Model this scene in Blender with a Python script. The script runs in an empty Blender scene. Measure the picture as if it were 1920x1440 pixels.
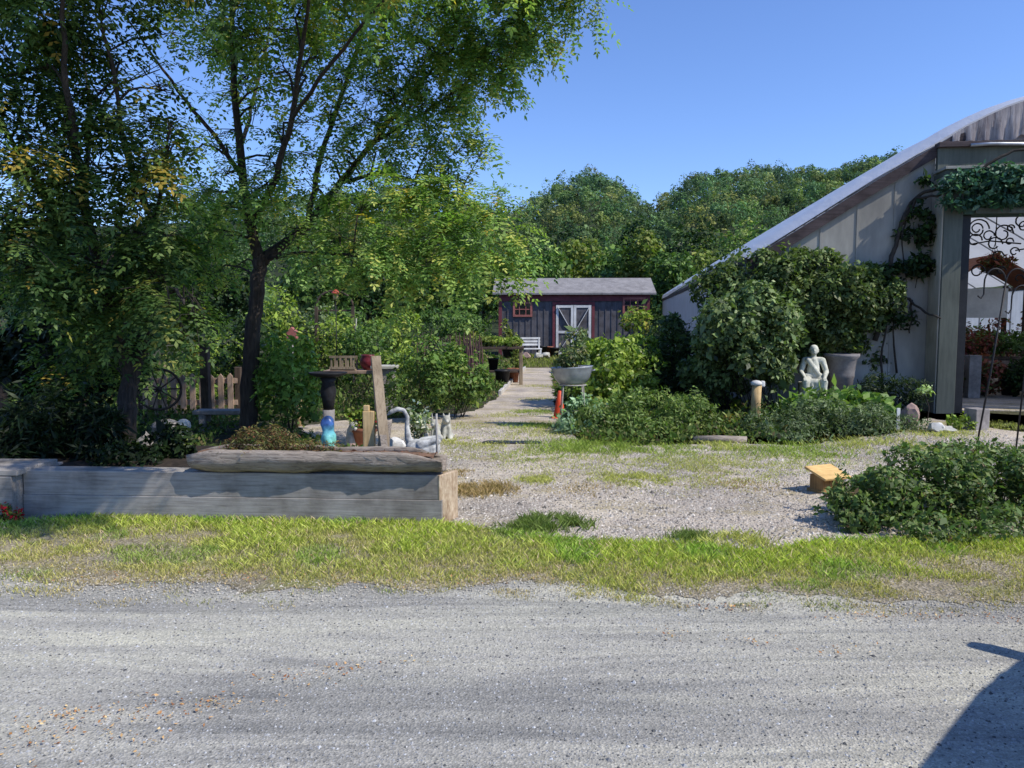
import bpy, bmesh, math, random
import numpy as np
from mathutils import Vector, Matrix
random.seed(7)
rng = np.random.default_rng(11)
sc = bpy.context.scene
col = sc.collection
R = math.radians

# ------------------------------------------------------------------ camera
F = 1442.0
CAMH = 1.6
PITCH = math.atan((720 - 605) / F)
cam_d = bpy.data.cameras.new('camera')
cam = bpy.data.objects.new('camera', cam_d)
col.objects.link(cam)
cam_d.sensor_width = 36
cam_d.lens = F / 1920 * 36
cam_d.clip_start = 0.05
cam_d.clip_end = 3000
cam.location = (0, 0, CAMH)
cam.rotation_euler = (R(90) - PITCH, 0, 0)
sc.camera = cam
sc.view_settings.view_transform = 'Standard'
sc.view_settings.look = 'None'
sc.view_settings.exposure = 0
sc.render.engine = 'CYCLES'
sc.cycles.max_bounces = 8
sc.cycles.transparent_max_bounces = 16
sc.cycles.use_denoising = True

def ray(px, py):
    a, b = (px - 960) / F, -(py - 720) / F
    c, s = math.cos(PITCH), math.sin(PITCH)
    return Vector((a, c + b * s, -s + b * c))

def at(px, py, Y):
    d = ray(px, py)
    return Vector((0, 0, CAMH)) + d * (Y / d.y)

def gp(px, py, z=0.0):
    d = ray(px, py)
    return Vector((0, 0, CAMH)) + d * ((z - CAMH) / d.z)

# ------------------------------------------------------------------ light
SUN = Vector((1.0, -0.45, 1.17)).normalized()      # towards the sun
el = math.asin(SUN.z)
world = bpy.data.worlds.new('World')
sc.world = world
world.use_nodes = True
wn = world.node_tree
sky = wn.nodes.new('ShaderNodeTexSky')
sky.sky_type = 'NISHITA'
sky.sun_disc = False
sky.sun_elevation = el
sky.sun_rotation = math.atan2(SUN.x, SUN.y)
sky.air_density = 1.0
sky.dust_density = 0.0
sky.ozone_density = 3.0
bg = wn.nodes['Background']
bg.inputs['Strength'].default_value = 0.14
tintn = wn.nodes.new('ShaderNodeMix')
tintn.data_type = 'RGBA'; tintn.blend_type = 'MULTIPLY'
tintn.inputs[0].default_value = 1.0
tintn.inputs[7].default_value = (0.93, 1.07, 1.44, 1)
wn.links.new(sky.outputs['Color'], tintn.inputs[6])
wn.links.new(tintn.outputs[2], bg.inputs['Color'])
sl = bpy.data.lights.new('sun', 'SUN')
sl.energy = 5.0
sl.angle = R(0.5)
sl.color = (1.0, 0.945, 0.84)
so = bpy.data.objects.new('sun', sl)
col.objects.link(so)
so.rotation_euler = SUN.to_track_quat('Z', 'Y').to_euler()
so.location = (0, 0, 30)

# ------------------------------------------------------------------ materials
def nt(name):
    m = bpy.data.materials.new(name)
    m.use_nodes = True
    return m, m.node_tree.nodes, m.node_tree.links, m.node_tree.nodes['Principled BSDF']

def ramp(n, stops):
    r = n.new('ShaderNodeValToRGB')
    e = r.color_ramp.elements
    while len(e) < len(stops):
        e.new(0.5)
    for k, (p, c) in enumerate(stops):
        e[k].position = p
        e[k].color = (*c, 1)
    return r

def coords(n, l, scale=(1, 1, 1), kind='Object'):
    tc = n.new('ShaderNodeTexCoord')
    mp = n.new('ShaderNodeMapping')
    mp.inputs['Scale'].default_value = scale
    l.new(tc.outputs[kind], mp.inputs['Vector'])
    return mp.outputs['Vector']

def noise(n, l, vec, scale, detail=6, rough=0.6, dist=0.0):
    t = n.new('ShaderNodeTexNoise')
    t.inputs['Scale'].default_value = scale
    t.inputs['Detail'].default_value = detail
    t.inputs['Roughness'].default_value = rough
    t.inputs['Distortion'].default_value = dist
    l.new(vec, t.inputs['Vector'])
    return t.outputs['Fac']

def bump(n, l, h, strength, dist, target):
    b = n.new('ShaderNodeBump')
    b.inputs['Strength'].default_value = strength
    b.inputs['Distance'].default_value = dist
    l.new(h, b.inputs['Height'])
    l.new(b.outputs['Normal'], target.inputs['Normal'])

def mixc(n, l, fac, a, b, mode='MIX'):
    m = n.new('ShaderNodeMix')
    m.data_type = 'RGBA'
    m.blend_type = mode
    for k, v in ((0, fac), (6, a), (7, b)):
        if isinstance(v, (int, float)):
            m.inputs[k].default_value = v
        elif isinstance(v, tuple):
            m.inputs[k].default_value = (*v, 1)
        else:
            l.new(v, m.inputs[k])
    return m.outputs[2]

def solid(name, c1, c2=None, scale=6.0, rough=0.7, stretch=(1, 1, 1), bmp=0.15, metal=0.0, spec=0.3, bdist=0.01, lo=0.35, hi=0.65):
    m, n, l, p = nt(name)
    v = coords(n, l, stretch)
    f = noise(n, l, v, scale, 8, 0.65)
    if c2 is None:
        c2 = tuple(x * 0.7 for x in c1)
    r = ramp(n, [(lo, c2), (hi, c1)])
    l.new(f, r.inputs['Fac'])
    big = noise(n, l, coords(n, l), scale * 0.22, 3, 0.5)
    r2 = ramp(n, [(0.3, (0.72, 0.72, 0.72)), (0.7, (1.1, 1.1, 1.1))])
    l.new(big, r2.inputs['Fac'])
    l.new(mixc(n, l, 1.0, r.outputs['Color'], r2.outputs['Color'], 'MULTIPLY'), p.inputs['Base Color'])
    p.inputs['Roughness'].default_value = rough
    p.inputs['Metallic'].default_value = metal
    p.inputs['Specular IOR Level'].default_value = spec
    if bmp:
        bump(n, l, f, bmp, bdist, p)
    return m

def wood(name, c1, c2, axis=0, scale=9.0, rough=0.85, bmp=0.4):
    st = [1, 1, 1]
    st = [6.0, 6.0, 6.0]
    st[axis] = 0.35
    m, n, l, p = nt(name)
    v = coords(n, l, tuple(st))
    f = noise(n, l, v, scale, 8, 0.7, 0.3)
    r = ramp(n, [(0.3, c2), (0.52, c1), (0.75, tuple(min(1, x * 1.18) for x in c1))])
    l.new(f, r.inputs['Fac'])
    big = noise(n, l, coords(n, l), 2.2, 5, 0.6)
    r2 = ramp(n, [(0.32, (0.52, 0.50, 0.48)), (0.52, (0.95, 0.95, 0.95)), (0.7, (1.12, 1.12, 1.12))])
    l.new(big, r2.inputs['Fac'])
    l.new(mixc(n, l, 1.0, r.outputs['Color'], r2.outputs['Color'], 'MULTIPLY'), p.inputs['Base Color'])
    p.inputs['Roughness'].default_value = rough
    p.inputs['Specular IOR Level'].default_value = 0.2
    bump(n, l, f, bmp, 0.01, p)
    return m

def leafmat(name, trans=0.3, rough=0.45, spec=0.35):
    m, n, l, p = nt(name)
    a = n.new('ShaderNodeAttribute')
    a.attribute_name = 'Col'
    l.new(a.outputs['Color'], p.inputs['Base Color'])
    p.inputs['Roughness'].default_value = rough
    p.inputs['Specular IOR Level'].default_value = spec
    t = n.new('ShaderNodeBsdfTranslucent')
    l.new(mixc(n, l, 1.0, a.outputs['Color'], (1.08, 1.32, 0.55), 'MULTIPLY'), t.inputs['Color'])
    mx = n.new('ShaderNodeMixShader')
    mx.inputs[0].default_value = trans
    l.new(p.outputs[0], mx.inputs[1])
    l.new(t.outputs[0], mx.inputs[2])
    l.new(mx.outputs[0], n['Material Output'].inputs['Surface'])
    return m

def gravel(name, pal, cell, mud, tint=None, band=False, bmp=0.6):
    m, n, l, p = nt(name)
    v = coords(n, l)
    vo = n.new('ShaderNodeTexVoronoi')
    vo.inputs['Scale'].default_value = cell
    l.new(v, vo.inputs['Vector'])
    bw = n.new('ShaderNodeSeparateColor')
    l.new(vo.outputs['Color'], bw.inputs[0])
    r = ramp(n, [(0.0, pal[0]), (0.35, pal[1]), (0.75, pal[2]), (1.0, pal[3])])
    l.new(bw.outputs[0], r.inputs['Fac'])
    fine = noise(n, l, v, cell * 1.7, 4, 0.7)
    c = mixc(n, l, 0.5, r.outputs['Color'], mud)
    rf = ramp(n, [(0.25, (0.68, 0.68, 0.68)), (0.7, (1.18, 1.18, 1.18))])
    l.new(fine, rf.inputs['Fac'])
    c = mixc(n, l, 1.0, c, rf.outputs['Color'], 'MULTIPLY')
    big = noise(n, l, coords(n, l, (0.28, 2.0, 1) if band else (1, 1, 1)), 0.9, 6, 0.62, 0.7)
    rb = ramp(n, [(0.34, (0.68, 0.69, 0.72)), (0.48, (0.92, 0.92, 0.93)), (0.66, (1.2, 1.2, 1.13))])
    l.new(big, rb.inputs['Fac'])
    c = mixc(n, l, 1.0, c, rb.outputs['Color'], 'MULTIPLY')
    if band:
        st = noise(n, l, coords(n, l, (0.22, 2.3, 1)), 1.5, 7, 0.6, 2.0)
        rs = ramp(n, [(0.34, (0.74, 0.75, 0.77)), (0.5, (1.0, 1.0, 1.0)), (0.66, (1.16, 1.16, 1.12))])
        l.new(st, rs.inputs['Fac'])
        c = mixc(n, l, 1.0, c, rs.outputs['Color'], 'MULTIPLY')
    if tint:
        tn = noise(n, l, coords(n, l, (1, 1.6, 1)), 1.1, 5, 0.65)
        rt = ramp(n, [(0.5, (0, 0, 0)), (0.66, (0.75, 0.75, 0.75))])
        l.new(tn, rt.inputs['Fac'])
        c = mixc(n, l, rt.outputs['Color'], c, tint)
    l.new(c, p.inputs['Base Color'])
    p.inputs['Roughness'].default_value = 0.95
    p.inputs['Specular IOR Level'].default_value = 0.1
    bump(n, l, vo.outputs['Distance'], bmp, 0.02, p)
    return m

M = {}
M['leaf'] = leafmat('leaf', 0.3, 0.5, 0.25)
M['locust_leaf'] = leafmat('locust_leaf', 0.42, 0.5, 0.25)
M['gloss_leaf'] = leafmat('glossy_leaf', 0.22, 0.5, 0.3)
M['blade'] = leafmat('grass_blade', 0.35, 0.6, 0.2)
M['far_leaf'] = leafmat('distant_leaf', 0.25, 0.9, 0.0)
M['bark'] = solid('bark', (0.085, 0.068, 0.058), (0.032, 0.026, 0.022), 7, 0.95, (5, 5, 0.8), 0.9, bdist=0.03)
M['soil'] = solid('soil', (0.045, 0.033, 0.024), (0.016, 0.012, 0.009), 20, 0.95, bmp=0.6)
M['timber'] = wood('weathered_timber', (0.345, 0.32, 0.295), (0.21, 0.19, 0.172), bmp=.22)
M['timber_end'] = solid('sawn_timber_end', (0.62, 0.50, 0.36), (0.30, 0.20, 0.12), 14, 0.9, (2, 2, 1), 0.4)
M['old_log'] = wood('old_log_wood', (0.33, 0.28, 0.235), (0.085, 0.062, 0.05), scale=14, bmp=0.9)
M['log_inside'] = wood('rotten_log_wood', (0.22, 0.13, 0.085), (0.07, 0.04, 0.03))
M['plank'] = wood('plank_wood', (0.33, 0.26, 0.18), (0.19, 0.14, 0.09), axis=2)
M['pale_wood'] = wood('pale_wood', (0.62, 0.44, 0.22), (0.38, 0.24, 0.10), axis=2)
M['fence_wood'] = wood('fence_wood', (0.46, 0.33, 0.25), (0.26, 0.17, 0.12), axis=2)
M['dark_wood'] = wood('dark_wood', (0.10, 0.072, 0.055), (0.04, 0.03, 0.024), axis=2)
M['box_wood'] = wood('yellow_wood', (0.80, 0.53, 0.22), (0.62, 0.38, 0.14), axis=0, bmp=0.15)
M['box_side'] = wood('brown_box_wood', (0.40, 0.24, 0.10), (0.24, 0.13, 0.055), axis=2, bmp=0.2)
M['stone'] = solid('pale_stone', (0.62, 0.60, 0.53), (0.36, 0.35, 0.30), 9, 0.85, bmp=0.3)
M['statue'] = solid('statue_stone', (0.70, 0.68, 0.58), (0.42, 0.42, 0.34), 12, 0.85, bmp=0.2)
M['rock'] = solid('garden_rock', (0.42, 0.39, 0.37), (0.2, 0.18, 0.17), 7, 0.9, bmp=0.6, bdist=0.03)
M['pink_rock'] = solid('pink_rock', (0.46, 0.33, 0.28), (0.3, 0.2, 0.17), 9, 0.9, bmp=0.5)
M['white_rock'] = solid('white_rock', (0.8, 0.78, 0.74), (0.6, 0.58, 0.54), 9, 0.85, bmp=0.4)
M['concrete'] = solid('concrete', (0.34, 0.31, 0.29), (0.22, 0.2, 0.19), 14, 0.9, bmp=0.3)
M['urn'] = solid('urn_clay', (0.27, 0.25, 0.245), (0.17, 0.155, 0.155), 9, 0.85, bmp=0.2)
M['terracotta'] = solid('terracotta', (0.36, 0.15, 0.085), (0.24, 0.09, 0.05), 9, 0.85)
M['maroon'] = solid('maroon_glaze', (0.20, 0.03, 0.04), (0.12, 0.02, 0.025), 9, 0.35)
M['black_plastic'] = solid('black_plastic', (0.022, 0.022, 0.025), (0.014, 0.014, 0.016), 9, 0.5, bmp=0.05)
M['iron'] = solid('dark_iron', (0.03, 0.03, 0.034), (0.018, 0.015, 0.014), 20, 0.6, metal=0.3)
M['galv'] = solid('galvanised_metal', (0.50, 0.52, 0.55), (0.33, 0.34, 0.37), 7, 0.42, metal=0.65, spec=0.5, bmp=0.06)
M['grey_rod'] = solid('grey_rod', (0.45, 0.42, 0.38), (0.28, 0.26, 0.24), 12, 0.6)
M['cone'] = solid('cone_orange', (0.78, 0.10, 0.035), (0.60, 0.06, 0.02), 6, 0.5, bmp=0.05)
M['white'] = solid('white_paint', (0.78, 0.78, 0.77), (0.66, 0.66, 0.65), 8, 0.6, bmp=0.06)
M['swan'] = solid('swan_stone', (0.70, 0.69, 0.65), (0.2, 0.2, 0.2), 16, 0.8, bmp=0.3)
M['shed_wall'] = wood('shed_siding', (0.125, 0.12, 0.132), (0.075, 0.072, 0.08), axis=2, scale=5, bmp=0.25)
M['shed_trim'] = solid('maroon_trim', (0.20, 0.055, 0.065), (0.14, 0.035, 0.045), 8, 0.7, bmp=0.1)
M['salmon'] = solid('salmon_trim', (0.42, 0.16, 0.13), (0.3, 0.1, 0.09), 8, 0.7, bmp=0.1)
M['shingle'] = solid('shingle', (0.31, 0.295, 0.29), (0.20, 0.19, 0.19), 14, 0.95, (1, 3, 3), 0.4)
M['panel'] = solid('house_panel', (0.37, 0.35, 0.305), (0.28, 0.265, 0.235), 4, 0.8, (1.2, 1, 0.3), 0.1)
M['porch'] = solid('porch_paint', (0.125, 0.135, 0.11), (0.09, 0.10, 0.082), 6, 0.75, (4, 4, 0.4), 0.1)
M['header'] = solid('header_mesh', (0.075, 0.135, 0.105), (0.035, 0.07, 0.055), 9, 0.7, bmp=0.3)
M['porch_side'] = solid('porch_side_board', (0.50, 0.455, 0.37), (0.38, 0.34, 0.27), 8, 0.8, (4, 4, 0.4), 0.1)
M['fascia'] = wood('fascia_wood', (0.085, 0.065, 0.065), (0.035, 0.028, 0.028), axis=0, scale=6)
M['vine_stem'] = solid('vine_bark', (0.06, 0.05, 0.042), (0.03, 0.025, 0.02), 14, 0.95, bmp=0.5)
M['path_edge'] = solid('edging_stone', (0.6, 0.57, 0.52), (0.4, 0.38, 0.35), 9, 0.9, bmp=0.4)
M['red_feeder'] = solid('red_feeder', (0.45, 0.09, 0.05), (0.3, 0.05, 0.03), 9, 0.5)
M['lawn'] = solid('lawn_base', (0.13, 0.12, 0.04), (0.08, 0.06, 0.03), 12, 0.95, bmp=0.6, bdist=0.03)
M['carpaint'] = solid('dark_car_paint', (0.05, 0.06, 0.08), (0.045, 0.055, 0.075), 3, 0.25, metal=0.4, spec=0.6, bmp=0)
M['tyre'] = solid('tyre_rubber', (0.02, 0.02, 0.02), (0.015, 0.015, 0.015), 20, 0.9)
M['chrome'] = solid('alloy', (0.55, 0.55, 0.57), (0.5, 0.5, 0.52), 5, 0.3, metal=0.9, bmp=0)
M['hill'] = solid('hill_floor', (0.03, 0.045, 0.015), (0.018, 0.026, 0.01), 0.3, 0.95, bmp=0)

m, n, l, p = nt('turquoise_glaze')
v = coords(n, l)
sx = n.new('ShaderNodeSeparateXYZ')
l.new(v, sx.inputs[0])
r = ramp(n, [(0.0, (0.10, 0.50, 0.42)), (0.2, (0.22, 0.62, 0.52)), (0.28, (0.14, 0.44, 0.52)), (0.34, (0.06, 0.15, 0.42)), (0.40, (0.03, 0.06, 0.18))])
l.new(sx.outputs[2], r.inputs['Fac'])
f = noise(n, l, v, 22, 5, 0.6)
rr = ramp(n, [(0.35, (0.5, 0.5, 0.5)), (0.6, (1.1, 1.1, 1.1))])
l.new(f, rr.inputs['Fac'])
l.new(mixc(n, l, 1.0, r.outputs['Color'], rr.outputs['Color'], 'MULTIPLY'), p.inputs['Base Color'])
p.inputs['Roughness'].default_value = 0.35
bump(n, l, f, 0.3, 0.01, p)
M['turq'] = m

def glass(name, c, rough=0.08, tr=0.0):
    m, n, l, p = nt(name)
    p.inputs['Base Color'].default_value = (*c, 1)
    p.inputs['Roughness'].default_value = rough
    p.inputs['Specular IOR Level'].default_value = 0.6
    return m
M['pane'] = glass('dark_pane', (0.012, 0.012, 0.016))
M['lamp_glass'] = glass('lamp_glass', (0.5, 0.1, 0.08), 0.15)

def poly(name, c, trans, crinkle, dirt):
    m, n, l, p = nt(name)
    v = coords(n, l, (1, 1, 1))
    f = noise(n, l, coords(n, l, crinkle), 3.5, 7, 0.65, 0.8)
    d = noise(n, l, v, 1.2, 5, 0.6)
    r = ramp(n, [(0.35, dirt), (0.62, c)])
    mx2 = n.new('ShaderNodeMath')
    mx2.operation = 'ADD'
    mx2.inputs[1].default_value = -0.0
    l.new(d, mx2.inputs[0])
    l.new(mixc(n, l, 0.5, f, d), r.inputs['Fac'])
    l.new(r.outputs['Color'], p.inputs['Base Color'])
    p.inputs['Roughness'].default_value = 0.3
    p.inputs['Specular IOR Level'].default_value = 0.5
    bump(n, l, f, 0.5, 0.05, p)
    t = n.new('ShaderNodeBsdfTranslucent')
    l.new(r.outputs['Color'], t.inputs['Color'])
    mx = n.new('ShaderNodeMixShader')
    mx.inputs[0].default_value = trans
    l.new(p.outputs[0], mx.inputs[1])
    l.new(t.outputs[0], mx.inputs[2])
    l.new(mx.outputs[0], n['Material Output'].inputs['Surface'])
    return m
M['cover'] = poly('plastic_cover', (0.78, 0.80, 0.84), 0.27, (0.6, 0.15, 0.6), (0.7, 0.72, 0.76))
M['crinkle'] = poly('crinkled_plastic', (0.62, 0.56, 0.54), 0.35, (6, 1, 0.6), (0.16, 0.11, 0.10))
M['curtain'] = poly('side_curtain_plastic', (0.55, 0.60, 0.68), 0.4, (1, 2, 0.3), (0.4, 0.44, 0.5))

M['road'] = gravel('road_gravel', [(0.22, 0.210, 0.185), (0.35, 0.337, 0.298), (0.44, 0.423, 0.375), (0.60, 0.57, 0.505)], 95, (0.40, 0.383, 0.336), None, True, 0.3)
M['yard'] = gravel('yard_gravel', [(0.26, 0.21, 0.165), (0.48, 0.415, 0.34), (0.58, 0.505, 0.42), (0.74, 0.66, 0.56)], 55, (0.52, 0.445, 0.365), (0.33, 0.275, 0.14), False, 0.7)
M['verge'] = gravel('verge_soil', [(0.13, 0.11, 0.075), (0.28, 0.24, 0.17), (0.36, 0.31, 0.23), (0.55, 0.49, 0.41)], 55, (0.32, 0.275, 0.19), (0.2, 0.22, 0.05), False, 0.6)
M['ground'] = gravel('garden_ground', [(0.03, 0.027, 0.02), (0.06, 0.055, 0.03), (0.085, 0.08, 0.045), (0.17, 0.15, 0.11)], 22, (0.05, 0.05, 0.026), (0.05, 0.07, 0.02), False, 0.6)
M['pebble'] = leafmat('pebble', 0.0, 0.9, 0.1)

# ------------------------------------------------------------------ object helpers
def tag(o, label=None, cat=None, group=None, kind=None):
    if label: o['label'] = label
    if cat: o['category'] = cat
    if group: o['group'] = group
    if kind: o['kind'] = kind
    return o

def thing(name, loc, label, cat, rz=0.0, group=None, rot=None, scale=None):
    o = bpy.data.objects.new(name, None)
    o.empty_display_size = 0.1
    col.objects.link(o)
    o.location = loc
    o.rotation_euler = rot if rot else (0, 0, rz)
    if scale: o.scale = (scale, scale, scale)
    return tag(o, label, cat, group)

def link_mesh(name, me, mat, parent=None, smooth=False):
    o = bpy.data.objects.new(name, me)
    col.objects.link(o)
    if mat is not None and not me.materials:
        me.materials.append(mat)
    if parent is not None:
        o.parent = parent
    if smooth:
        me.polygons.foreach_set('use_smooth', [True] * len(me.polygons))
    return o

def dup(root, loc, rz=None, label=None, scale=None, rot=None):
    def cp(o, par):
        c = o.copy()
        col.objects.link(c)
        c.parent = par
        for ch in [x for x in col.objects if x.parent == o]:
            cp(ch, c)
        return c
    r_ = cp(root, None)
    r_.location = loc
    if rz is not None: r_.rotation_euler = (0, 0, rz)
    if rot is not None: r_.rotation_euler = rot
    if scale is not None: r_.scale = (scale, scale, scale)
    if label: r_['label'] = label
    return r_

class MB:
    def __init__(s):
        s.v = []; s.f = []
    def add(s, vs, fs):
        k = len(s.v)
        s.v += [tuple(q) for q in vs]
        s.f += [tuple(i + k for i in f) for f in fs]
        return s
    def box(s, c, size, rot=None):
        hx, hy, hz = size[0] / 2, size[1] / 2, size[2] / 2
        vs = [Vector((x, y, z)) for x in (-hx, hx) for y in (-hy, hy) for z in (-hz, hz)]
        if rot is not None:
            vs = [rot @ q for q in vs]
        vs = [q + Vector(c) for q in vs]
        return s.add(vs, [(0, 1, 3, 2), (4, 6, 7, 5), (0, 4, 5, 1), (2, 3, 7, 6), (0, 2, 6, 4), (1, 5, 7, 3)])
    def bar(s, a, b, w, t=None):
        a, b = Vector(a), Vector(b)
        d = b - a
        q = d.to_track_quat('Z', 'Y').to_matrix()
        return s.box((a + b) / 2, (w, t or w, d.length), q)
    def tube(s, pts, rad, n=8, cap=True, jit=0.0):
        pts = [Vector(q) for q in pts]
        if isinstance(rad, (int, float)):
            rad = [rad] * len(pts)
        k0 = len(s.v)
        up = Vector((0.31, 0.17, 0.93)).normalized()
        prev = None
        for i, q in enumerate(pts):
            d = (pts[min(i + 1, len(pts) - 1)] - pts[max(i - 1, 0)])
            if d.length < 1e-9: d = Vector((0, 0, 1))
            d.normalize()
            if prev is None:
                u = d.cross(up)
                if u.length < 0.05: u = d.cross(Vector((1, 0, 0)))
            else:
                u = prev - d * prev.dot(d)
            u.normalize(); prev = u
            w = d.cross(u)
            for k in range(n):
                a = 2 * math.pi * k / n
                rr = rad[i] * (1 + random.uniform(-jit, jit))
                s.v.append(tuple(q + (u * math.cos(a) + w * math.sin(a)) * rr))
        for i in range(len(pts) - 1):
            for k in range(n):
                a, b = k0 + i * n + k, k0 + i * n + (k + 1) % n
                s.f.append((a, b, b + n, a + n))
        if cap:
            s.f.append(tuple(k0 + k for k in reversed(range(n))))
            s.f.append(tuple(k0 + (len(pts) - 1) * n + k for k in range(n)))
        return s
    def lathe(s, prof, n=24, c=(0, 0, 0), sx=1.0, sy=1.0, closed=True):
        k0 = len(s.v)
        for r_, z in prof:
            for k in range(n):
                a = 2 * math.pi * k / n
                s.v.append((c[0] + r_ * math.cos(a) * sx, c[1] + r_ * math.sin(a) * sy, c[2] + z))
        for i in range(len(prof) - 1):
            for k in range(n):
                a, b = k0 + i * n + k, k0 + i * n + (k + 1) % n
                s.f.append((a, b, b + n, a + n))
        if closed:
            s.f.append(tuple(k0 + k for k in reversed(range(n))))
            s.f.append(tuple(k0 + (len(prof) - 1) * n + k for k in range(n)))
        return s
    def prism(s, poly_xz, y0, y1):
        k0 = len(s.v); n = len(poly_xz)
        for y in (y0, y1):
            for x, z in poly_xz:
                s.v.append((x, y, z))
        s.f.append(tuple(k0 + k for k in range(n)))
        s.f.append(tuple(k0 + n + k for k in reversed(range(n))))
        for k in range(n):
            a, b = k0 + k, k0 + (k + 1) % n
            s.f.append((a, a + n, b + n, b))
        return s
    def build(s, name, mat, parent=None, smooth=False, bevel=0.0, org=None, fix=True):
        """org: subtract this point (geometry was written in world space)."""
        me = bpy.data.meshes.new(name)
        vs = s.v
        if org is not None:
            ox, oy, oz = org
            vs = [(x - ox, y - oy, z - oz) for x, y, z in vs]
        me.from_pydata(vs, [], s.f)
        if fix:
            bm = bmesh.new(); bm.from_mesh(me)
            bmesh.ops.recalc_face_normals(bm, faces=bm.faces)
            bm.to_mesh(me); bm.free()
        me.update()
        o = link_mesh(name, me, mat, parent, smooth)
        if parent is None and org is not None:
            o.location = org
        if bevel:
            b = o.modifiers.new('bevel', 'BEVEL')
            b.width = bevel; b.segments = 2; b.limit_method = 'ANGLE'
        return o

def np_mesh(name, V, faces_n, col_per_vert, mat, parent=None, org=None, smooth=False):
    """V (K*faces_n,3): every faces_n consecutive vertices form a face."""
    if org is not None:
        V = V - np.array(org)[None, :]
    N = len(V); K = N // faces_n
    me = bpy.data.meshes.new(name)
    me.vertices.add(N)
    me.vertices.foreach_set('co', V.astype(np.float32).ravel())
    me.loops.add(N)
    me.loops.foreach_set('vertex_index', np.arange(N, dtype=np.int32))
    me.polygons.add(K)
    me.polygons.foreach_set('loop_start', np.arange(0, N, faces_n, dtype=np.int32))
    me.polygons.foreach_set('loop_total', np.full(K, faces_n, dtype=np.int32))
    if col_per_vert is not None:
        a = me.color_attributes.new('Col', 'FLOAT_COLOR', 'POINT')
        c4 = np.ones((N, 4), np.float32)
        c4[:, :3] = col_per_vert
        a.data.foreach_set('color', c4.ravel())
    me.update(calc_edges=True)
    me.validate()
    o = link_mesh(name, me, mat, parent, smooth)
    if parent is None and org is not None:
        o.location = org
    return o

def unit(a):
    return a / np.maximum(np.linalg.norm(a, axis=1, keepdims=True), 1e-9)

def leaf_quads(C, D, S, L, W, fold=0.25):
    D = unit(D); S = unit(S - D * np.sum(S * D, 1, keepdims=True))
    Nn = np.cross(D, S)
    L = np.asarray(L).reshape(-1, 1) * np.ones((len(C), 1)); W = np.asarray(W).reshape(-1, 1) * np.ones((len(C), 1))
    v0 = C
    v1 = C + D * L * 0.45 + S * W * 0.5 + Nn * W * fold * 0.5
    v2 = C + D * L
    v3 = C + D * L * 0.45 - S * W * 0.5 + Nn * W * fold * 0.5
    return np.stack([v0, v1, v2, v3], 1).reshape(-1, 3)

GAIN = 1.75
def pick(pal, w, n, jit=0.25):
    pal = np.array(pal); w = np.array(w, float); w /= w.sum()
    c = pal[rng.choice(len(pal), n, p=w)]
    return c * (1 + rng.uniform(-jit, jit, (n, 1))) * GAIN

def sphere_dirs(n):
    return unit(rng.normal(size=(n, 3)))

def blob(center, radii, lumps, n, lump_r=0.42, low=-0.5, inner=0.12):
    """leaf centres and outward directions on a lumpy crown"""
    ctr = np.array(center); rad = np.array(radii)
    d = sphere_dirs(lumps * 3)
    d = d[d[:, 2] > low][:lumps]
    lc = d * rng.uniform(0.5, 0.92, (len(d), 1))
    lr = lump_r * rng.uniform(0.5, 1.1, len(d)) * (1.0 if lumps < 20 else .85)
    k = rng.choice(len(d), n, p=lr ** 2 / np.sum(lr ** 2))
    o = sphere_dirs(n)
    o = unit(o + 0.55 * d[k])
    P = lc[k] + o * (lr[k] * rng.uniform(0.72, 1.08, n))[:, None]
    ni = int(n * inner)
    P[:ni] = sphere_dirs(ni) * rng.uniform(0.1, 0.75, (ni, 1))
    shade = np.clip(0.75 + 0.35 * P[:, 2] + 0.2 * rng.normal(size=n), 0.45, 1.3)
    return ctr + P * rad, o, lc * rad + ctr, shade

GREEN = [(0.05, 0.095, 0.022), (0.075, 0.13, 0.028), (0.105, 0.16, 0.038), (0.034, 0.062, 0.018)]
OLIVE = [(0.09, 0.12, 0.022), (0.12, 0.15, 0.03), (0.06, 0.085, 0.018), (0.15, 0.16, 0.035)]
DARK = [(0.012, 0.028, 0.008), (0.018, 0.038, 0.010), (0.03, 0.055, 0.014), (0.010, 0.02, 0.007)]
LIME = [(0.16, 0.21, 0.03), (0.12, 0.18, 0.028), (0.2, 0.24, 0.05), (0.08, 0.12, 0.02)]
GREY = [(0.09, 0.12, 0.055), (0.07, 0.10, 0.04), (0.12, 0.15, 0.075), (0.05, 0.075, 0.03)]

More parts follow.
